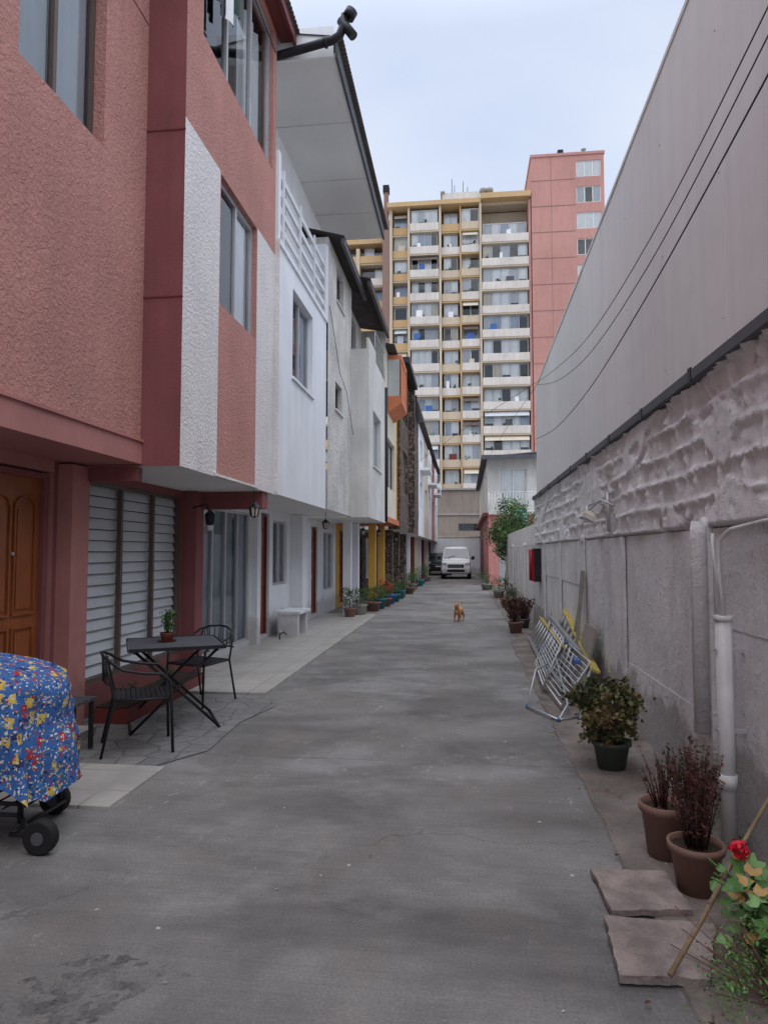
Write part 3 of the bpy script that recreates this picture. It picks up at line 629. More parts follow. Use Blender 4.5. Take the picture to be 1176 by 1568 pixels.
def chair(x,y,ang,z=.01):
    g=Grp('metal_chair',(x,y,0)); T=Matrix.Translation((0,0,z))@tf(x,y,ang)
    f=g['frame']; f.M=T
    for s in (-1,1):
        f.tube([(s*.25,.24,0),(s*.245,.225,.4),(s*.25,.21,.56),(s*.26,.15,.62),(s*.265,0,.635),(s*.26,-.14,.665),(s*.22,-.24,.73),(s*.12,-.29,.765),(0,-.305,.775)],.012,m_black)
        f.tube([(s*.24,-.29,0),(s*.225,-.2,.43),(s*.225,-.24,.6),(s*.2,-.265,.72)],.011,m_black)
        f.tube([(s*.235,.23,.42),(s*.225,-.2,.43)],.011,m_black)
    f.tube([(-.235,.23,.42),(.235,.23,.42)],.011,m_black); f.tube([(-.225,-.2,.43),(.225,-.2,.43)],.011,m_black); f.tube([(-.24,-.25,.56),(0,-.29,.56),(.24,-.25,.56)],.009,m_black)
    se=g['seat']; se.M=T
    for i in range(11): 
        yy=-.185+i*.038; se.box(-.225,.225,yy,yy+.03,.428,.436,m_black)
    bk=g['backrest']; bk.M=T
    for i in range(7):
        xx=-.18+i*.06; o=.29-.9*xx*xx; bk.tube([(xx,-o,.56),(xx,-o-.01,.755-.5*xx*xx)],.005,m_black,5)
    g.done()
chair(-2.64,5.42,math.radians(-62)); chair(-2.80,7.1,math.radians(160))
g=Grp('potted_plant',(-2.76,6.25,.76)); px,py=-2.78,6.22; g['pot'].lathe((px,py,.756),[(0,.002),(.045,0),(.065,.075),(.07,.085),(.06,.085)],m_terra,16); g['pot'].lathe((px,py,.756),[(.062,.076),(0,.08)],m_soil,16); g['pot'].lathe((px,py,.756),[(.0,.003),(.08,.003),(.085,.015)],m_terra,16)
spikes(g['leaves'],(px,py,.83),16,.22,.09,m_leaf,.016); foliage(g['leaves'],(px,py,.97),(.08,.08,.09),110,.016,m_leaf,8); g.done()
g=Grp('low_side_table',(-3.1,5.2,0)); 
for i in range(4): g['top'].box(-3.26,-2.98,5.02+i*.085,5.02+i*.085+.07,.40,.425,m_dgrey)
for x in (-3.24,-3.02):
    for y in (5.04,5.30): g['legs'].box(x,x+.03,y,y+.03,.02,.40,m_black)
g['legs'].box(-3.24,-2.99,5.045,5.065,.36,.399,m_black); g.done()

# ---------------------------------------------------------------- covered cart
g=Grp('covered_barbecue_cart',(-2.85,3.75,0)); cv=g['fabric_cover']; n=110; rings=[]
cx,cy=-2.90,3.74
zs_=[.36,.40,.45,.50,.55,.60,.66,.72,.78,.84,.89,.93,.965,.99,1.01,1.02]
for z in zs_:
    q=(z-.36)/.66
    sx=.62-.07*q if q<.75 else .5675-.52*((q-.75)/.25)**2.2; sy=.37-.04*q if q<.75 else .34-.31*((q-.75)/.25)**2.2
    ring=[]
    for i in range(n):
        t=2*math.pi*i/n; c_,s_=math.cos(t),math.sin(t); e=.62
        w=(1-q)
        fold=.055*w*math.sin(t*9+1+1.2*q)+.035*w*math.sin(t*17+2*q)+.06*noise.noise((c_*3,s_*3,z*5))*min(1,(1.05-q)*3)+.03*noise.noise((c_*8,s_*8,z*12))*min(1,(1.05-q)*3)
        k=1+fold
        ring.append(cv.addv((cx+sx*k*math.copysign(abs(c_)**e,c_),cy+sy*k*math.copysign(abs(s_)**e,s_),z+(.03*math.sin(t*5)+.02*math.sin(t*13) if z<.38 else .025*noise.noise((c_*4,s_*4,z*3)))-.10*max(0,c_)*w)))
    rings.append(ring)
for j in range(len(rings)-1):
    for i in range(n): cv.face([rings[j][i],rings[j][(i+1)%n],rings[j+1][(i+1)%n],rings[j+1][i]],m_cloth,True)
cv.face(rings[-1],m_cloth,True)
f=g['frame']
for x in (-3.3,-2.42):
    for y in (3.58,3.95): f.tube([(x,y,.12),(x,y,.6)],.016,m_black)
for z in (.16,.22): 
    for y in (3.58,3.95): f.tube([(-3.3,y,z),(-2.42,y,z)],.012,m_black)
for i in range(10): f.tube([(-3.3+i*.097,3.58,.19),(-3.3+i*.097,3.95,.19)],.006,m_black,5)
f.tube([(-2.42,3.5,.09),(-2.26,3.5,.09)],.014,m_black); f.tube([(-2.42,3.5,.09),(-2.42,4.0,.09)],.012,m_black); f.tube([(-2.42,3.58,.16),(-2.30,3.5,.09)],.012,m_black)
for x,y in ((-2.24,3.48),(-2.5,4.02)): 
    g['wheels'].tube([(x,y-.02,.09),(x,y-.015,.09),(x,y+.035,.09),(x,y+.04,.09)],[.078,.09,.09,.078],m_rubber,20); g['wheels'].tube([(x,y-.026,.09),(x,y-.021,.09)],.035,m_dgrey,12)
g.done()

# ---------------------------------------------------------------- right boundary wall
g=Grp('boundary_wall',(1.6,8,0)); yA,yB=-3.0,14.8
w=g['panel_wall']
posts=[-2.0,.1,2.2,4.42,6.7,8.85,11.0,13.1]
ps=[yA]+[p for p in posts if p>yA]+[15.2,17.3,19.4,21.5,23.6,26]
for i in range(len(ps)-1):
    for j,(za,zb) in enumerate(((0,.579),(.581,1.159),(1.161,1.74))):
        o=U(-.005,.005); w.box(1.5+o,1.75,ps[i]+.001,ps[i+1]-.001,za,zb,m_cpanel)
for k,p in enumerate(posts+[15.2,17.3,19.4,21.5,23.6]): 
    w.box(1.465,1.492,p-.05,p+.07,0,1.74,m_cpanel)
    if k%2: w.tube([(1.53,p+.01,1.755),(1.46,p+.01,1.76),(1.445,p+.01,1.76)],[.055,.055,.04],m_cpanel,10)
mz=g['masonry_top']
ny,nz=1000,46; idx={}
yS=1.0
for i in range(ny+1):
    y=yS+(yB-yS)*i/ny
    for j in range(nz+1):
        z=1.745+(2.68-1.745)*j/nz
        row=(z-1.745)/.187+.10*noise.noise((y*.9,0,5)); fr=row-math.floor(row); ri=round(row); off=(math.floor(row)%2)*.2
        col=(y+off)/.4+.05*noise.noise((y,z,3)); fc=col-math.floor(col)
        wj=.03+.02*noise.noise((y*4,ri*3.1,2))
        mj=max(0,1-(min(fr,1-fr)*.187/wj)**2) ; mc=max(0,1-(min(fc,1-fc)*.4/.028)**2)
        n1=noise.fractal((y*2.2,z*3.5,3),.9,2.1,4); n2=noise.fractal((y*13,z*17,7),.8,2,4); n3=noise.fractal((y*5,z*5,17),.8,2,4)
        clod=max(0,noise.noise((y*3.0,ri*1.7,9))+.35+.5*n3)
        smooth=noise.noise((y*.9,z*1.6,41))
        m_=max(mj,mc*.7)
        if smooth>.12: d=.028+.006*n1+.004*n2+m_*(.006-.012*clod)
        else: d=.004+.010*n1+.009*n2+m_*(.012+.045*clod)*(1+.6*n2)
        hole=noise.fractal((y*1.6,z*3.4,31),.9,2,4)
        if hole>.36: d-=.03*min(1,(hole-.36)*12)
        if j==0: d=-.03
        idx[i,j]=mz.addv((1.50-d,y,z))
for i in range(ny):
    for j in range(nz): mz.face([idx[i,j],idx[i+1,j],idx[i+1,j+1],idx[i,j+1]],m_mason,True)
mz.box(1.56,1.8,yA,yB,1.745,2.68,m_mason); mz.box(1.49,1.8,yA,yS,1.746,2.679,m_mason)
w.box(1.5,1.75,14.8,26,1.741,2.2,m_mason)
cp=g['metal_capping']; y=yA
while y<yB:
    L_=1.25; o=U(-.008,.008)
    cp.box(1.425+o,1.62,y,min(y+L_,yB),2.685+o*.5,2.75+o,m_dgrey); cp.box(1.42+o,1.43+o,y+L_-.06,y+L_,2.67,2.76,m_black); y+=L_+.003
g.done()
g=Grp('white_sheet_fence',(1.6,6,2.7)); y=yA; i=0
while y<14.5:
    o=U(-.002,.002); x0=1.55+o
    def top(yy): return 5.42-(yy-4.7)*.027 if yy>0 else 5.5
    g['panels'].hexa([(x0,y,2.74),(x0,y+1.198,2.74),(x0+.03,y+1.198,2.74),(x0+.03,y,2.74),(x0,y,top(y)),(x0,y+1.198,top(y+1.2)),(x0+.03,y+1.198,top(y+1.2)),(x0+.03,y,top(y))],m_panelw[i%3])
    g['panels'].box(1.585,1.6,y-.03,y+.03,2.75,5.1,m_panelw[1])
    for z in (3.0,3.9,4.8): g['screws'].ball((x0-.001,y+.05,z),.007,m_alu,6)
    y+=1.2; i+=1
g['posts'].box(1.60,1.66,14.3,14.36,2.7,5.1,m_dgrey)
g['trim'].hexa([(1.54,yA,5.56),(1.54,14.6,5.135),(1.60,14.6,5.135),(1.60,yA,5.56),(1.54,yA,5.6),(1.54,14.6,5.175),(1.60,14.6,5.175),(1.60,yA,5.6)],m_panelw[1])
g.done()
g=MB()
def cable(pts,r=.008):
    P=[Vector(p) for p in pts]; out=[]
    for i in range(len(P)-1):
        p0,p1,p2,p3=P[max(i-1,0)],P[i],P[i+1],P[min(i+2,len(P)-1)]
        for k in range(8):
            t=k/8; out.append(.5*((2*p1)+(-p0+p2)*t+(2*p0-5*p1+4*p2-p3)*t*t+(-p0+3*p1-3*p2+p3)*t*t*t))
    out.append(P[-1]); g.tube(out,r,m_cable,5)
cable([(1.4,-1,5.0),(1.4,2,4.3),(1.4,3.2,4.1),(1.4,5.2,3.95),(1.42,7.9,4.05),(1.45,11,4.5),(1.5,14.3,5.1)],.004)
cable([(1.38,-1,4.9),(1.38,2,4.15),(1.38,3.2,3.93),(1.38,5.2,3.74),(1.4,7.9,3.82),(1.45,11,4.3),(1.5,14.3,5.05)],.004)
cable([(1.36,-1,4.6),(1.36,2,3.9),(1.36,3.2,3.72),(1.36,5.2,3.5),(1.4,7.9,3.42),(1.44,11,3.55),(1.5,14.5,3.95)],.005)
cable([(1.5,14.3,5.1),(.2,18,4.95),(-1,23,5.0),(-2.0,28,5.2)],.005); cable([(1.5,14.3,5.05),(1.2,22,5.3),(1.1,33,6)],.005)
one('overhead_cables',g)
g=Grp('drain_pipe',(1.42,3.97,0)); g['pipe'].tube([(1.40,3.97,0),(1.40,3.97,1.24)],.042,m_pvc,16); g['pipe'].tube([(1.40,3.97,.32),(1.40,3.97,.40)],.05,m_pvc,16)
g['conduit'].tube([(1.40,3.95,1.2),(1.38,3.96,1.5),(1.40,4.0,1.66),(1.43,3.9,1.72),(1.45,3.5,1.75),(1.45,2,1.78)],.013,m_pvc,8)
g['conduit'].tube([(1.40,4.0,1.2),(1.39,4.03,1.5),(1.40,4.1,1.64),(1.42,4.15,1.70)],.01,m_pvc,8)
g['conduit'].box(1.465,1.50,4.2,4.26,.35,.36,m_alu); g['pipe'].tube([(1.40,3.97,1.22),(1.40,3.97,1.25)],.047,m_pvc,16)
g['clamps'].box(1.352,1.5,3.955,3.985,.62,.64,m_alu); g['clamps'].box(1.352,1.5,3.955,3.985,1.05,1.07,m_alu)
g['vertical_pipe'].tube([(1.43,4.43,.5),(1.43,4.43,1.70),(1.44,4.43,1.78)],.05,m_cpanel,14); g.done()
g=Grp('floodlight',(1.35,7.2,1.95)); b=g['bracket']
b.tube([(1.47,7.75,2.15),(1.33,7.7,2.1),(1.28,7.4,2.0)],.014,m_alu,6); b.tube([(1.46,6.95,2.05),(1.36,7.1,2.12),(1.28,7.4,2.02)],.012,m_alu,6); b.tube([(1.45,7.15,1.8),(1.44,7.15,2.2)],.02,m_alu,8)
b.tube([(1.47,7.75,2.15),(1.47,6.95,2.2)],.01,m_alu,6)
h=g['lamp_housing']; h.M=Matrix.Translation((1.27,7.35,1.95))@Matrix.Rotation(math.radians(25),4,'Y'); h.box(-.07,.07,-.11,.11,-.02,.03,m_twhite); h.hexa([(-.07,-.11,.03),(.07,-.11,.03),(.07,.11,.03),(-.07,.11,.03),(-.03,-.06,.07),(.03,-.06,.07),(.03,.06,.07),(-.03,.06,.07)],m_curts[2]); h.box(-.06,.06,-.1,.1,-.026,-.021,m_carglass)
g.done()
g=Grp('fire_extinguisher_box',(1.35,14.1,1.3)); g['cabinet'].box(1.36,1.5,13.85,14.3,1.0,1.66,m_black)
g['cabinet'].hexa([(1.30,13.9,1.02),(1.359,13.86,1.02),(1.359,14.28,1.02),(1.30,14.2,1.02),(1.30,13.9,1.64),(1.359,13.86,1.64),(1.359,14.28,1.64),(1.30,14.2,1.64)],m_redp); g['cabinet'].tube([(1.31,13.93,1.03),(1.31,13.93,1.63)],.045,m_redp,12); g.done()

def ladder(name,p0,p1,side,m,n=9,r=.018,w_=.035,m2=None):
    g=Grp(name,p0); P0,P1,S=Vector(p0),Vector(p1),Vector(side)
    d=(P1-P0).normalized(); nn=d.cross(S.normalized())
    for k,o in enumerate((Vector((0,0,0)),S)):
        a,b=P0+o,P1+o; t=nn*w_; q=S.normalized()*.014
        g['rails'].hexa([a-t-q,a+t-q,a+t+q,a-t+q,b-t-q,b+t-q,b+t+q,b-t+q],m if k or not m2 else m2)
    for i in range(n):
        a=P0+(P1-P0)*((i+.5)/n); g['rungs'].tube([a,a+S],r,m_alu2,8)
    g.done()
ladder('yellow_ladder',(1.02,8.8,.05),(1.14,12.6,.06),(.20,0,.36),m_ladder,10,.016,.03,m_alu2)
ladder('yellow_ladder',(1.20,7.45,.06),(1.34,10.6,.42),(.14,-.05,.30),m_ladder,9,.018,.045,m_alu2)
ladder('aluminium_ladder',(1.08,7.9,.05),(1.2,11.3,.10),(.16,0,.46),m_alu2,10)
g=Grp('clothes_drying_rack',(1,7,0)); a=g['frame']
def rackpanel(o,u,v,n):
    o,u,v=Vector(o),Vector(u),Vector(v)
    a.tube([o,o+u,o+u+v,o+v,o],.011,m_alu2,6)
    for i in range(1,n): g['bars'].tube([o+u*(i/n),o+u*(i/n)+v],.0045,m_wframe,5)
rackpanel((.86,7.9,.10),(.26,.25,.50),(.06,1.5,.02),13)
rackpanel((.95,7.1,.06),(.30,.1,.42),(-.06,1.0,.05),10)
a.tube([(.86,6.65,.03),(.98,6.9,.12),(1.0,7.9,.42)],.011,m_alu2,6); a.tube([(.62,7.2,.03),(.86,6.65,.03),(1.05,6.8,.03)],.012,m_alu2,6); a.tube([(.62,7.2,.03),(.74,7.5,.35),(.95,8.2,.3)],.011,m_alu2,6)
for p in ((.86,6.65,.03),(.62,7.2,.03),(1.05,6.8,.03),(1.14,8.1,.56)): g['feet'].ball(p,.02,m_blue,8)
g['feet'].box(1.10,1.16,7.2,7.4,.46,.50,m_blue); g.done()
g=MB(); g.hexa([(1.28,8.5,.02),(1.28,8.62,.02),(1.31,8.62,.02),(1.31,8.5,.02),(1.44,8.75,1.36),(1.44,8.87,1.36),(1.47,8.87,1.36),(1.47,8.75,1.36)],m_wood2)
g.hexa([(1.22,7.7,.02),(1.22,8.35,.02),(1.24,8.35,.02),(1.24,7.7,.02),(1.42,7.8,.75),(1.42,8.45,.75),(1.44,8.45,.75),(1.44,7.8,.75)],m_wood2)
g.hexa([(1.3,9.2,.02),(1.3,9.3,.02),(1.33,9.3,.02),(1.33,9.2,.02),(1.45,8.9,1.05),(1.45,9.0,1.05),(1.48,9.0,1.05),(1.48,8.9,1.05)],m_wood2)
one('wooden_boards',g)
def slab(P,z,h):
    g=MB(); n=14; ctr=Vector((sum(p[0] for p in P)/4,sum(p[1] for p in P)/4,0)); loop=[]
    for i in range(4):
        a,b=Vector((*P[i],0)),Vector((*P[(i+1)%4],0))
        for k in range(n): 
            p=a.lerp(b,k/n); p+= (ctr-p).normalized()*(.008*noise.noise((p.x*14,p.y*14,z*9))+.008*noise.noise((p.x*50,p.y*50,z*9))+.006); loop.append(p)
    lo=[g.addv((p.x,p.y,z)) for p in loop]; hi=[g.addv((p.x,p.y,z+h+.006*noise.noise((p.x*5,p.y*5,0)))) for p in loop]
    for i in range(len(loop)): j=(i+1)%len(loop); g.face([lo[i],lo[j],hi[j],hi[i]],m_slab)
    g.face(hi,m_slab); one('stone_slab',g)
slab([(.62,3.17),(.98,3.22),(.96,3.60),(.60,3.58)],.014,.025); slab([(.55,2.70),(.88,2.71),(1.04,3.12),(.58,3.14)],.012,.03)

# ---------------------------------------------------------------- plants, right side
g=Grp('jade_plant',(1.06,5.3,0)); pot(g['pot'],(1.06,5.3,.015),.135,.2,m_green_pot)
for i in range(14):
    t=U(0,6.28); s=U(.1,.26); g['stems'].tube([(1.06,5.3,.2),(1.06+math.cos(t)*s*.5,5.3+math.sin(t)*s*.5,.34),(1.06+math.cos(t)*s,5.3+math.sin(t)*s,U(.42,.6))],[.014,.01,.006],m_bark,6)
foliage(g['leaves'],(1.03,5.3,.43),(.27,.27,.22),2900,.017,m_olive,52,'r',.24); g.done()
for (x,y,r,h,ph) in ((1.03,3.83,.12,.27,.30),(1.07,3.46,.12,.22,.48)):
    g=Grp('rusty_potted_shrub',(x,y,0)); pot(g['pot'],(x,y,.015),r,h,m_terra); spikes(g['foliage'],(x,y,h-.01),64 if ph>.4 else 18,ph,.14,m_rust,.009,2.6 if ph>.4 else 1); g.done()
g=Grp('dry_fern',(1.3,4.15,0)); spikes(g['foliage'],(1.26,4.25,.02),50,.40,.2,m_rust[2:]+m_leaf[2:],.012,1.5); g.done()
g=Grp('geranium',(1.15,3.0,0)); pot(g['pot'],(1.24,2.95,.015),.13,.2,m_terra)
heads=[(1.10,3.02,.385),(1.22,2.80,.29)]
for i in range(12):
    t=U(0,6.28); s=U(.05,.2); g['stems'].tube([(1.2,2.95,.18),(1.17+math.cos(t)*s*.5,2.95+math.sin(t)*s*.5,.24),(1.14+math.cos(t)*s,2.95+math.sin(t)*s,U(.22,.34))],.005,m_ger[2],5)
for hd in heads:
    g['stems'].tube([(1.18,2.95,.2),hd],.004,m_ger[2],5)
    for i in range(80):
        v=Vector((random.gauss(0,1),random.gauss(0,1),random.gauss(0,1))).normalized(); leaf(g['flowers'],Vector(hd)+v*.036*U(.5,1.2),.011,m_flower,'r',v)
for i in range(130):
    t=U(0,6.28); s=U(.02,.20); p=(1.15+math.cos(t)*s,2.90+math.sin(t)*s,U(.10,.34)); leaf(g['leaves'],p,U(.018,.036),m_ger[random.choice([0,0,0,1,1,2,2,3])],'r',(U(-.6,.3),U(-.9,.1),1))
g.done()
g=Grp('leafy_shrub',(1.1,2.6,0)); foliage(g['leaves'],(1.13,2.5,.13),(.30,.34,.16),5200,.010,m_leaf[:2]+m_ger[:3],40,'d',.26)
for i in range(30): 
    g['dry_stems'].tube([(1.1,2.6,.02),(U(.78,1.15),U(2.45,2.9),U(.06,.28))],.002,m_rust[1],4)
g.done()
g=MB(); g.tube([(.735,2.71,.05),(.90,2.87,.17),(1.10,3.08,.32),(1.43,3.40,.56)],[.010,.010,.009,.008],m_stick,8)
for t in (.15,.31,.43): g.ball((.735+(1.43-.735)*t*1.0,2.71+.69*t,.05+.53*t),.011,m_stick,8)
one('garden_cane',g)
def bush(name,x,y,r,h,potm,mats,ph=.25,n=400,kind='f'):
    g=Grp(name,(x,y,0)); pot(g['pot'],(x,y,.01),r,ph,potm)
    if kind=='s': spikes(g['foliage'],(x,y,ph),44,h,h*.55,mats,.022)
    else:
        g['stems'].tube([(x,y,ph-.02),(x,y,ph+h*.4)],.012,m_bark,6); foliage(g['foliage'],(x,y,ph+h*.5),(r*1.5,r*1.5,h*.5),n,.025,mats,12)
    g.done()
bush('rusty_potted_shrub',.98,13.75,.15,.5,m_terra,m_rust,.22,kind='s'); bush('rusty_potted_shrub',1.2,14.6,.14,.45,m_dgrey,m_rust,.2,kind='s')
bush('potted_plant',1.15,16.6,.14,.35,m_conc,m_leaf+m_rust[:1],.2); bush('potted_plant',1.2,20,.2,.45,m_terra,m_leaf,.25,600); bush('potted_plant',1.15,24,.2,.5,m_conc,m_leaf,.25,600); bush('potted_plant',.9,29,.25,.6,m_conc,m_leaf,.25,700)
for i,(y,x,m,h) in enumerate([(16.4,-2.75,m_terra,.5),(17.0,-2.6,m_conc,.4),(18.4,-2.45,m_terra,.4),(19.2,-2.35,m_teal,.35),(20.0,-2.3,m_terra,.5),(20.9,-2.3,m_blue,.35),(21.9,-2.2,m_teal,.5),(23.3,-2.2,m_teal,.35),(26,-2.1,m_terra,.5),(28,-2.1,m_conc,.6),(30,-2.2,m_terra,.5),(32,-2.1,m_teal,.6),(34.5,-2.1,m_terra,.8),(37,-2.0,m_conc,.7)]):
    bush('potted_plant',x,y,.15+.03*(i%3),h,m,m_leaf if i%4 else m_leaf+m_rust[:1],.24+.04*(i%2),420)
g=MB()
for i in range(70): leaf(g,(-2.3+U(-.2,.2),20+U(-.2,.2),.55+U(-.1,.25)),.02,m_flower,'r')
one('red_flowers',g)
def tree(name,x,y,h,cr,cz,n=3500,size=.06):
    g=Grp(name,(x,y,0)); t=g['trunk']; t.tube([(x,y,0),(x+.05,y,h*.35),(x-.04,y+.03,h*.6),(x,y,h*.85)],[.09,.07,.05,.02],m_bark,10)
    for i in range(10):
        a=U(0,6.28); z=h*U(.35,.7); t.tube([(x,y,z),(x+math.cos(a)*cr*.4,y+math.sin(a)*cr*.4,z+.25*cr),(x+math.cos(a)*cr*.8,y+math.sin(a)*cr*.8,z+.5*cr)],[.03,.02,.008],m_bark,6)
    foliage(g['crown'],(x,y,cz),(cr,cr,(h-cz)),n,size,m_leaf,30,'d',.26); g.done()
tree('leafy_tree',1.72,25.0,3.45,.82,2.3,6000,.05)
tree('leafy_tree',1.7,29,3.0,.6,2.1,2500,.05)
g=MB(); foliage(g,(1.6,15.6,2.35),(.12,.5,.25),500,.03,m_leaf,12); one('climbing_plant',g)

# ---------------------------------------------------------------- dog
me=bpy.data.meshes.new('dog'); 
V=[(0,.22,.25),(0,.05,.245),(0,-.10,.26),(0,-.18,.33),(0,-.23,.385),(0,-.30,.37)]; E=[(0,1),(1,2),(2,3),(3,4),(4,5)]; Rd=[.06,.058,.068,.042,.05,.022]
def chain(st,pts,rs):
    p=st
    for q,r in zip(pts,rs): V.append(q); Rd.append(r); E.append((p,len(V)-1)); p=len(V)-1
for s in (-1,1):
    chain(2,[(s*.055,-.12,.19),(s*.06,-.10 if s>0 else -.13,.10),(s*.06,-.115 if s>0 else -.15,.02),(s*.06,-.145 if s>0 else -.18,.014)],[.034,.02,.017,.018])
    chain(0,[(s*.055,.20,.18),(s*.06,.27,.11),(s*.06,.255,.02),(s*.06,.225,.014)],[.042,.02,.016,.018])
    chain(4,[(s*.035,-.215,.425),(s*.045,-.205,.455)],[.018,.006])
chain(0,[(0,.28,.30),(.01,.33,.37),(.02,.33,.43)],[.02,.014,.01])
me.from_pydata(V,E,[]); dog=bpy.data.objects.new('dog',me); sc.collection.objects.link(dog); dog.location=(-.15,15.9,0); dog.rotation_euler=(0,0,math.radians(-12))
sk=dog.modifiers.new('Skin','SKIN')
for i,v in enumerate(me.skin_vertices[0].data): v.radius=(Rd[i],Rd[i]); v.use_root=(i==0)
sb=dog.modifiers.new('Sub','SUBSURF'); sb.levels=2; sb.render_levels=2
me.materials.append(m_fur)
g=MB()
for s in (-1,1): g.ball((s*.022,-.272,.40),.007,m_rubber,6)
g.ball((0,-.325,.378),.01,m_rubber,6); g.ball((0,-.165,.27),(.045,.03,.06),m_furw,8)
f=g.build('face_details'); f.parent=dog

# ---------------------------------------------------------------- vehicles
def car(name,x,y,paint,L=4.3,Hh=1.88,wd=.86):
    g=Grp(name,(x,y,0)); b=g['body']
    st=[(0,.42,.78,.93),(.06,.34,.95,.97),(.3,.30,1.04,1.0),(.85,.28,1.12,1.0),(1.0,.28,1.2,1.0),(1.55,.28,Hh-.06,1.0),(1.9,.28,Hh,1.0),(L-.5,.28,Hh,1.0),(L-.1,.3,Hh-.12,.98),(L,.4,1.0,.93)]
    rings=[]
    for (yy,zb,zt,k) in st:
        w_=wd*k; belt=min(1.08,zb+(zt-zb)*.75)
        top=.80 if zt>1.5 else .90
        half=[(w_*.9,zb),(w_,zb+.12),(w_*1.0,belt*.8),(w_*.98,belt),(w_*(top+.04),zt-.1 if zt>1.3 else zt-.04),(w_*(top-.06),zt-.02),(w_*.4,zt+.015)]
        pts=[(p,z) for p,z in half]+[(-p,z) for p,z in half[::-1]]
        rings.append([b.addv((x+p,y+yy,z)) for p,z in pts])
    n=len(rings[0])
    for i in range(len(rings)-1):
        for k in range(n): b.face([rings[i][k],rings[i][(k+1)%n],rings[i+1][(k+1)%n],rings[i+1][k]],paint,False)
    b.face(rings[0],paint); b.face(rings[-1][::-1],paint)
    gl=g['windshield']; gl.poly([(x-.74,y+.985,1.22),(x+.74,y+.985,1.22),(x+.66,y+1.50,Hh-.1),(x-.66,y+1.50,Hh-.1)],m_carglass)
    for s in (-1,1):
        for (a,c) in ((1.35,2.1),(2.2,3.0),(3.1,L-.35)): g['side_windows'].poly([(x+s*wd*.995,y+a,1.12),(x+s*wd*.995,y+c,1.12),(x+s*wd*.87,y+c,Hh-.16),(x+s*wd*.87,y+a+.25,Hh-.16)],m_carglass)
        g['headlights'].hexa([(x+s*.50,y-.02,.78),(x+s*.80,y+.03,.80),(x+s*.80,y+.1,.80),(x+s*.5,y+.1,.78),(x+s*.50,y-.0,.92),(x+s*.82,y+.06,.97),(x+s*.82,y+.12,.97),(x+s*.5,y+.12,.92)],m_alu2)
        g['mirrors'].box(x+s*1.0-.09,x+s*1.0+.09,y+1.15,y+1.22,1.12,1.32,m_rubber); g['mirrors'].tube([(x+s*.84,y+1.2,1.15),(x+s*.95,y+1.18,1.2)],.02,m_rubber,6)
        for yy in (.75,L-.8):
            g['wheels'].tube([(x+s*.66,y+yy,.32),(x+s*.70,y+yy,.32),(x+s*.86,y+yy,.32),(x+s*.88,y+yy,.32)],[.28,.32,.32,.28],m_rubber,20); g['wheels'].tube([(x+s*.881,y+yy,.32),(x+s*.89,y+yy,.32)],.18,m_alu2,14)
        g['fog_lights'].ball((x+s*.6,y-.01,.5),.05,m_alu2,8)
    g['grille'].box(x-.46,x+.46,y-.03,y+.05,.66,.86,m_rubber); g['grille'].box(x-.5,x+.5,y-.03,y+.06,.42,.56,m_rubber); g['grille'].box(x-.4,x+.4,y-.04,y-.031,.75,.77,m_alu2)
    g['bumper'].box(x-.82,x+.82,y-.03,y+.1,.565,.655,paint); g['number_plate'].box(x-.2,x+.2,y-.045,y-.032,.58,.65,m_wframe)
    g['wipers'].tube([(x-.5,y+.97,1.22),(x-.05,y+1.1,1.36)],.012,m_rubber,5); g.done()
car('parked_van',-.52,40,m_carw); car('parked_car',-1.75,46,m_card,4.2,1.5,.82)

# ---------------------------------------------------------------- far end
g=Grp('end_wall',(0,51,0)); g['wall'].box(-3,1.3,51,51.2,0,2.65,m_white); g['coping'].box(-3,1.3,50.95,51.25,2.65,2.75,m_cream); g.done()
H=Grp('brown_building',(0,60,0)); H['walls'].wall(YF(57),-7,6,0,6.7,[(-.5,1.3,3.3,3.9)],m_bwall,.2); window(H,YF(57),-.5,1.3,3.3,3.9,2,'dark',m_bronze,.1)
H['walls'].box(-7,6,56.9,57-.003,4.6,4.75,m_conc); H['walls'].box(-7,6,57.95,66,0,6.6,m_bwall); H['roof'].box(-7,6,56.8,66,6.7,6.85,m_conc); H.done()
H=Grp('pink_two_storey_house',(3.5,36,0)); X0=1.12; F=YF(33)
H['walls'].wall(F,X0,6,0,3.5,[(1.6,2.4,.1,2.2),(2.8,4.6,.9,2.3)],mat('salmon_paint',C(210,142,136),.8,.12,1,.2,30,streak=.2),.16)
sal=H['walls'].mats[0]
door(H,F,1.62,2.38,.1,2.18,m_alu,m_alu,False); window(H,F,2.8,4.6,.9,2.3,2,'curtain',m_wframe)
H['walls'].wall(YF(33.6),X0,6,3.5,6.1,[(1.7,3.0,3.6,5.6),(3.4,5,4.2,5.6)],m_lgrey,.16); window(H,YF(33.6),1.7,3.0,3.6,5.6,2,'curtain',m_wframe); window(H,YF(33.6),3.4,5,4.2,5.6,2,'curtain',m_wframe)
H['balcony'].box(X0,6,32.7,33.7,3.35,3.5,m_lgrey); rail(H['balcony'],YF(32.75),X0+.03,6,0,3.52,4.4,m_wframe,'v',34,.014)
H['walls'].wall(lambda a,d,z:(X0+d,a,z),33,51,0,3.5,[(35,36.5,1,2.3),(40,41,.1,2.2),(44,45.5,1,2.3)],lambda a,z: sal if a<42 else m_dred,.16,ca=(42,))
H['walls'].wall(lambda a,d,z:(X0+d,a,z),33.6,51,3.501,6.1,[(35,36.5,4.3,5.5),(40,41.5,4.3,5.5)],lambda a,z: m_lgrey if a<42 else m_cream,.16,ca=(42,))
for o in ((35,36.5,1,2.3),(44,45.5,1,2.3),(35,36.5,4.3,5.5),(40,41.5,4.3,5.5)): window(H,RF(X0),*o,2,'curtain',m_wframe)
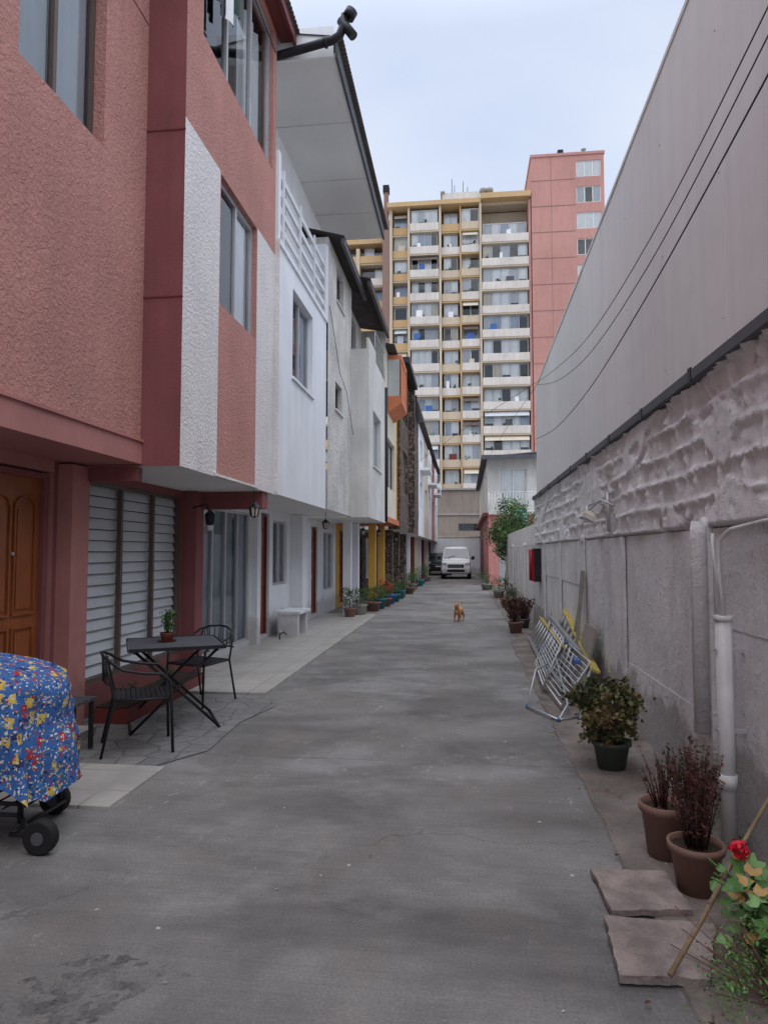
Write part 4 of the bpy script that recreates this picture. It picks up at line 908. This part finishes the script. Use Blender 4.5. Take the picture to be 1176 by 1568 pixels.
H['ledge'].box(X0-.25,X0-.002,33,51,3.3,3.45,m_dred); H['door_side'].box(X0+.05,X0+.1,40,41,.1,2.2,m_dgrey)
corr(H['roof'],X0-.3,6,32.9,51,6.1,6.5,m_dgrey,wl=.3,amp=.05); H['roof'].box(X0-.3,6,32.8,32.88,6.0,6.2,m_dgrey)
H['laundry'].box(2.2,2.9,32.6,32.62,3.0,3.6,mat('teal_cloth',C(110,190,190),.9)); H.done()

# ---------------------------------------------------------------- apartment tower
def pane_row(g,xa,xb,y,z0,z1,n,frame):
    w=(xb-xa)/n
    for i in range(n):
        a,b=xa+i*w,xa+(i+1)*w; r=R()
        cm=m_curts[0] if r<.45 else m_curts[1] if r<.63 else m_curts[2] if r<.72 else m_curts[3] if r<.82 else None
        if cm:
            zz=z0 if R()<.75 else z0+(z1-z0)*.45
            curtain(g['curtains'],YF(y+.12),a+.02,b-.02,0,zz,z1,cm,.05,.4)
        g['frames'].box(a-.03,a+.03,y-.03,y+.04,z0,z1,frame)
    g['frames'].box(xb-.03,xb+.03,y-.03,y+.04,z0,z1,frame)
    g['frames'].box(xa,xb,y-.025,y+.035,z1-.09,z1,frame); g['frames'].box(xa,xb,y-.025,y+.035,z0,z0+.07,frame)
    g['glass'].poly([(xa,y,z0),(xb,y,z0),(xb,y,z1),(xa,y,z1)],m_glass)
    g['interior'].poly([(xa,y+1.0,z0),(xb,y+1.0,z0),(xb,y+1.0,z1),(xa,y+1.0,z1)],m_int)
T=Grp('apartment_tower',(0,80,0)); Y=75.0; FH=2.66
B=T['walls']; B.box(-8.2,7.35,Y+2.2,Y+14,0,40.2,m_tcream)
def floor_sec(xa,xb,yf,zo,n,parm,slabm,top=14,pier=.2,band=None):
    for k in range(0,top+1):
        z=FH*k+zo
        if z+2.4>40.6: continue
        T['slabs'].box(xa,xb,yf,Y+2.2,z-.28,z-.1,slabm)
        T['parapets'].box(xa+.05,xb-.05,yf-.06,yf+.08,z-.1,z+.74,band[k%len(band)] if band and R()<.35 else parm)
        y=yf+.35; zz1=z+FH-.30
        pane_row(T,xa+pier,xb-pier,y+(.5 if R()<.35 else 0),z+.05,zz1,n,m_alu if R()<.7 else m_wframe)
        if R()<.45:
            a=U(xa+.4,xb-1.2); curtain(T['laundry'],YF(yf+.05),a,a+U(.3,.9),0,z+.75,z+U(1.1,1.6),random.choice([m_blue,m_dred,m_curts[0],m_dgrey,m_curts[1],m_curts[2],m_black]),.05,.4)
        if R()<.4: foliage(T['plants'],(U(xa+.3,xb-.3),yf,z+.9),(.3,.1,.25),40,.1,m_leaf,5)
        if R()<.25: T['awnings'].hexa([(xa+.2,yf-.25,z+1.75),(xb-.2,yf-.25,z+1.75),(xb-.2,yf+.3,z+2.3),(xa+.2,yf+.3,z+2.3),(xa+.2,yf-.25,z+1.79),(xb-.2,yf-.25,z+1.79),(xb-.2,yf+.3,z+2.34),(xa+.2,yf+.3,z+2.34)],random.choice([m_curts[1],m_bronze,m_curts[2]]))
floor_sec(-5.9,-2.6,Y-.3,.3,4,m_twhite,m_tcream)
floor_sec(-2.4,-.3,Y+.3,.3,2,m_tcream,m_tochre,pier=.3,band=[m_tochre,m_twhite])
floor_sec(-.2,1.85,Y-.1,.3,2,m_twhite,m_tochre,pier=.1,band=[m_tcream,m_twhite])
floor_sec(2.05,7.2,Y-.5,1.15,5,m_twhite,m_tcream,band=[m_twhite,m_tcream])
floor_sec(-7.9,-6.1,Y+.6,.3,1,m_tochre,m_tcream)
for xa,xb,yf,m in ((-8.25,-7.9,Y+.2,m_tcream),(-6.12,-5.88,Y-.2,m_tcream),(-2.62,-2.38,Y-.2,m_tcream),(1.83,2.07,Y-.4,m_tcream),(7.18,7.42,Y-.4,m_tpink),(-.33,-.17,Y-.05,m_tochre)): B.box(xa,xb,yf,Y+2.25,0,40.3,m)
T['roof'].box(-8.4,2.0,Y-.5,Y+14,40.25,40.75,m_tochre); T['roof'].box(2.03,7.42,Y-.8,Y+14,40.5,41.1,m_tochre); B.box(2.05,7.2,Y+.3,Y+2,40.2,40.49,m_tcream)
T['roof'].box(-2.3,2.6,Y+2,Y+8,40.76,42.8,m_lgrey); T['roof'].box(-2.5,-2.0,Y+1.8,Y+8,42.8,42.95,m_conc)
for x,h in ((-1.2,45),(-.9,44.2),(.1,44.6),(.6,43.9)): T['antenna'].tube([(x,Y+3,42.8),(x,Y+3,h)],.04,m_dgrey,5)
for x in (2.3,3.0): T['roof_vents'].lathe((x,Y,41.1),[(.2,0),(.2,.4),(.4,.45),(.4,.8),(0,.9)],m_conc,10)
for k in range(0,14):
    z=FH*k+.3
    T['wing_slabs'].box(-20,-8.3,Y+1.6,Y+4,z-.28,z-.08,m_tcream); T['wing_parapets'].box(-20,-8.9,Y+1.5,Y+1.7,z-.08,z+.75,m_tochre if k%3 else m_twhite); 
    pane_row(T,-20,-9.0,Y+2.6,z,z+2.3,9,m_bronze)
B.box(-20,-8.3,Y+4,Y+14,0,37,m_tcream); B.box(-9.0,-8.3,Y+.1,Y+4,0,39.2,m_tbrown); B.box(-12.2,-11.8,Y+1.4,Y+4,0,36.5,m_tcream); T['roof'].box(-20,-8.3,Y+1.3,Y+14,37,37.8,m_tochre)
T['roof'].box(-8.9,-8.4,Y+.6,Y+1.2,39.2,42.6,m_tbrown); T['roof'].box(-9.0,-8.3,Y+.5,Y+1.3,42.6,43.4,m_rubber)
T.done()
P=Grp('pink_tower',(11,80,0)); Yp=74.4; zs=[43.3-2.9*k for k in range(14)]
ops=[(12.3,14.9,z-.95,z+.85) for z in zs]
P['walls'].wall(YF(Yp),7.5,15.25,0,44.8,ops,m_tpink,.15)
for i,o in enumerate(ops): window(P,YF(Yp),*o,3,('curtain','sides','curtain','dark')[i%4],m_wframe,.08,t=.08,cm=m_curts[i%2])
for z in zs: P['walls'].box(7.5,12.2,Yp-.02,Yp-.002,z-1.2,z-1.12,m_tbrown)
P['walls'].box(9.6,9.64,Yp-.015,Yp-.001,0,44.8,m_tbrown)
P['walls'].poly([(7.5,Yp,0),(7.5,Yp+12,0),(7.5,Yp+12,44.8),(7.5,Yp,44.8)],m_tpink); P['walls'].poly([(15.25,Yp,0),(15.25,Yp+12,0),(15.25,Yp+12,44.8),(15.25,Yp,44.8)],m_tpink)
P['roof'].box(7.4,15.35,Yp-.1,Yp+12,44.8,45.1,m_tpink); P['roof'].box(10.4,11.0,Yp+.1,Yp+1,45.1,45.6,m_rubber); P['roof'].lathe((13.2,Yp+.4,45.1),[(.2,0),(.2,.4),(.3,.5),(0,.6)],m_conc,8); P.done()
g=MB()
for i in range(10): g.box(6+i*7,11+i*7,60+5*(i%3),72,0,4+2*(i%3),m_cream)
for i in range(10): g.box(-25-i*8,-19-i*8,55+5*(i%3),72,0,4+2*(i%3),m_lgrey)
one('distant_houses',g)

# ---------------------------------------------------------------- sky & light
w=bpy.data.worlds.new('World'); sc.world=w; w.use_nodes=True; nt=w.node_tree; bg=nt.nodes['Background']
sky=nt.nodes.new('ShaderNodeTexSky'); sky.sky_type='NISHITA'; sky.sun_disc=False; EL,AZ=66,176
sky.sun_elevation=math.radians(EL); sky.sun_rotation=math.radians(AZ); sky.dust_density=2; sky.air_density=1
tc=nt.nodes.new('ShaderNodeTexCoord')
cl=noi(nt,mapp(nt,tc.outputs['Generated'],(1,1,2.2)),1.4,4,.5,.3)
cc=mixc(nt,ramp(nt,cl,.35,.7),(4.6,5.25,6.7,1),(6.1,6.5,7.3,1))
col=mixc(nt,.82,sky.outputs[0],cc)
sp=nt.nodes.new('ShaderNodeSeparateXYZ'); nt.links.new(tc.outputs['Generated'],sp.inputs[0])
# overcast dome: brighter and whiter towards the zenith
zf=ramp(nt,sp.outputs[2],.62,.98,(.35,.35,.35,1),(1,.95,.9,1))
col=mixc(nt,1.0,col,zf,'MULTIPLY'); col=mixc(nt,1.0,col,(3.3,3.33,3.36,1),'MULTIPLY')
nt.links.new(col,bg.inputs[0]); bg.inputs[1].default_value=.130
sd=bpy.data.lights.new('sun','SUN'); sd.energy=1.3; sd.angle=math.radians(90); sd.color=(1,.96,.91)
so=bpy.data.objects.new('sun',sd); sc.collection.objects.link(so)
az=math.radians(AZ); el=math.radians(EL)
dirv=Vector((math.sin(az)*math.cos(el),-abs(math.cos(az))*math.cos(el),math.sin(el)))
so.rotation_euler=dirv.to_track_quat('Z','Y').to_euler(); so.location=(0,0,30)
# ---------------------------------------------------------------- camera
cd=bpy.data.cameras.new('camera'); cam=bpy.data.objects.new('camera',cd); sc.collection.objects.link(cam); sc.camera=cam
cd.sensor_fit='VERTICAL'; cd.sensor_height=36; cd.lens=24.1; cd.clip_end=2000; cd.clip_start=.05
cam.location=(0,0,1.6)
th,ph=math.radians(6.7),math.radians(3.3)
Fv=Vector((-math.sin(th)*math.cos(ph),math.cos(th)*math.cos(ph),math.sin(ph))); cam.rotation_euler=Fv.to_track_quat('-Z','Y').to_euler()
sc.view_settings.view_transform='Standard'; sc.view_settings.look='None'; sc.view_settings.exposure=0
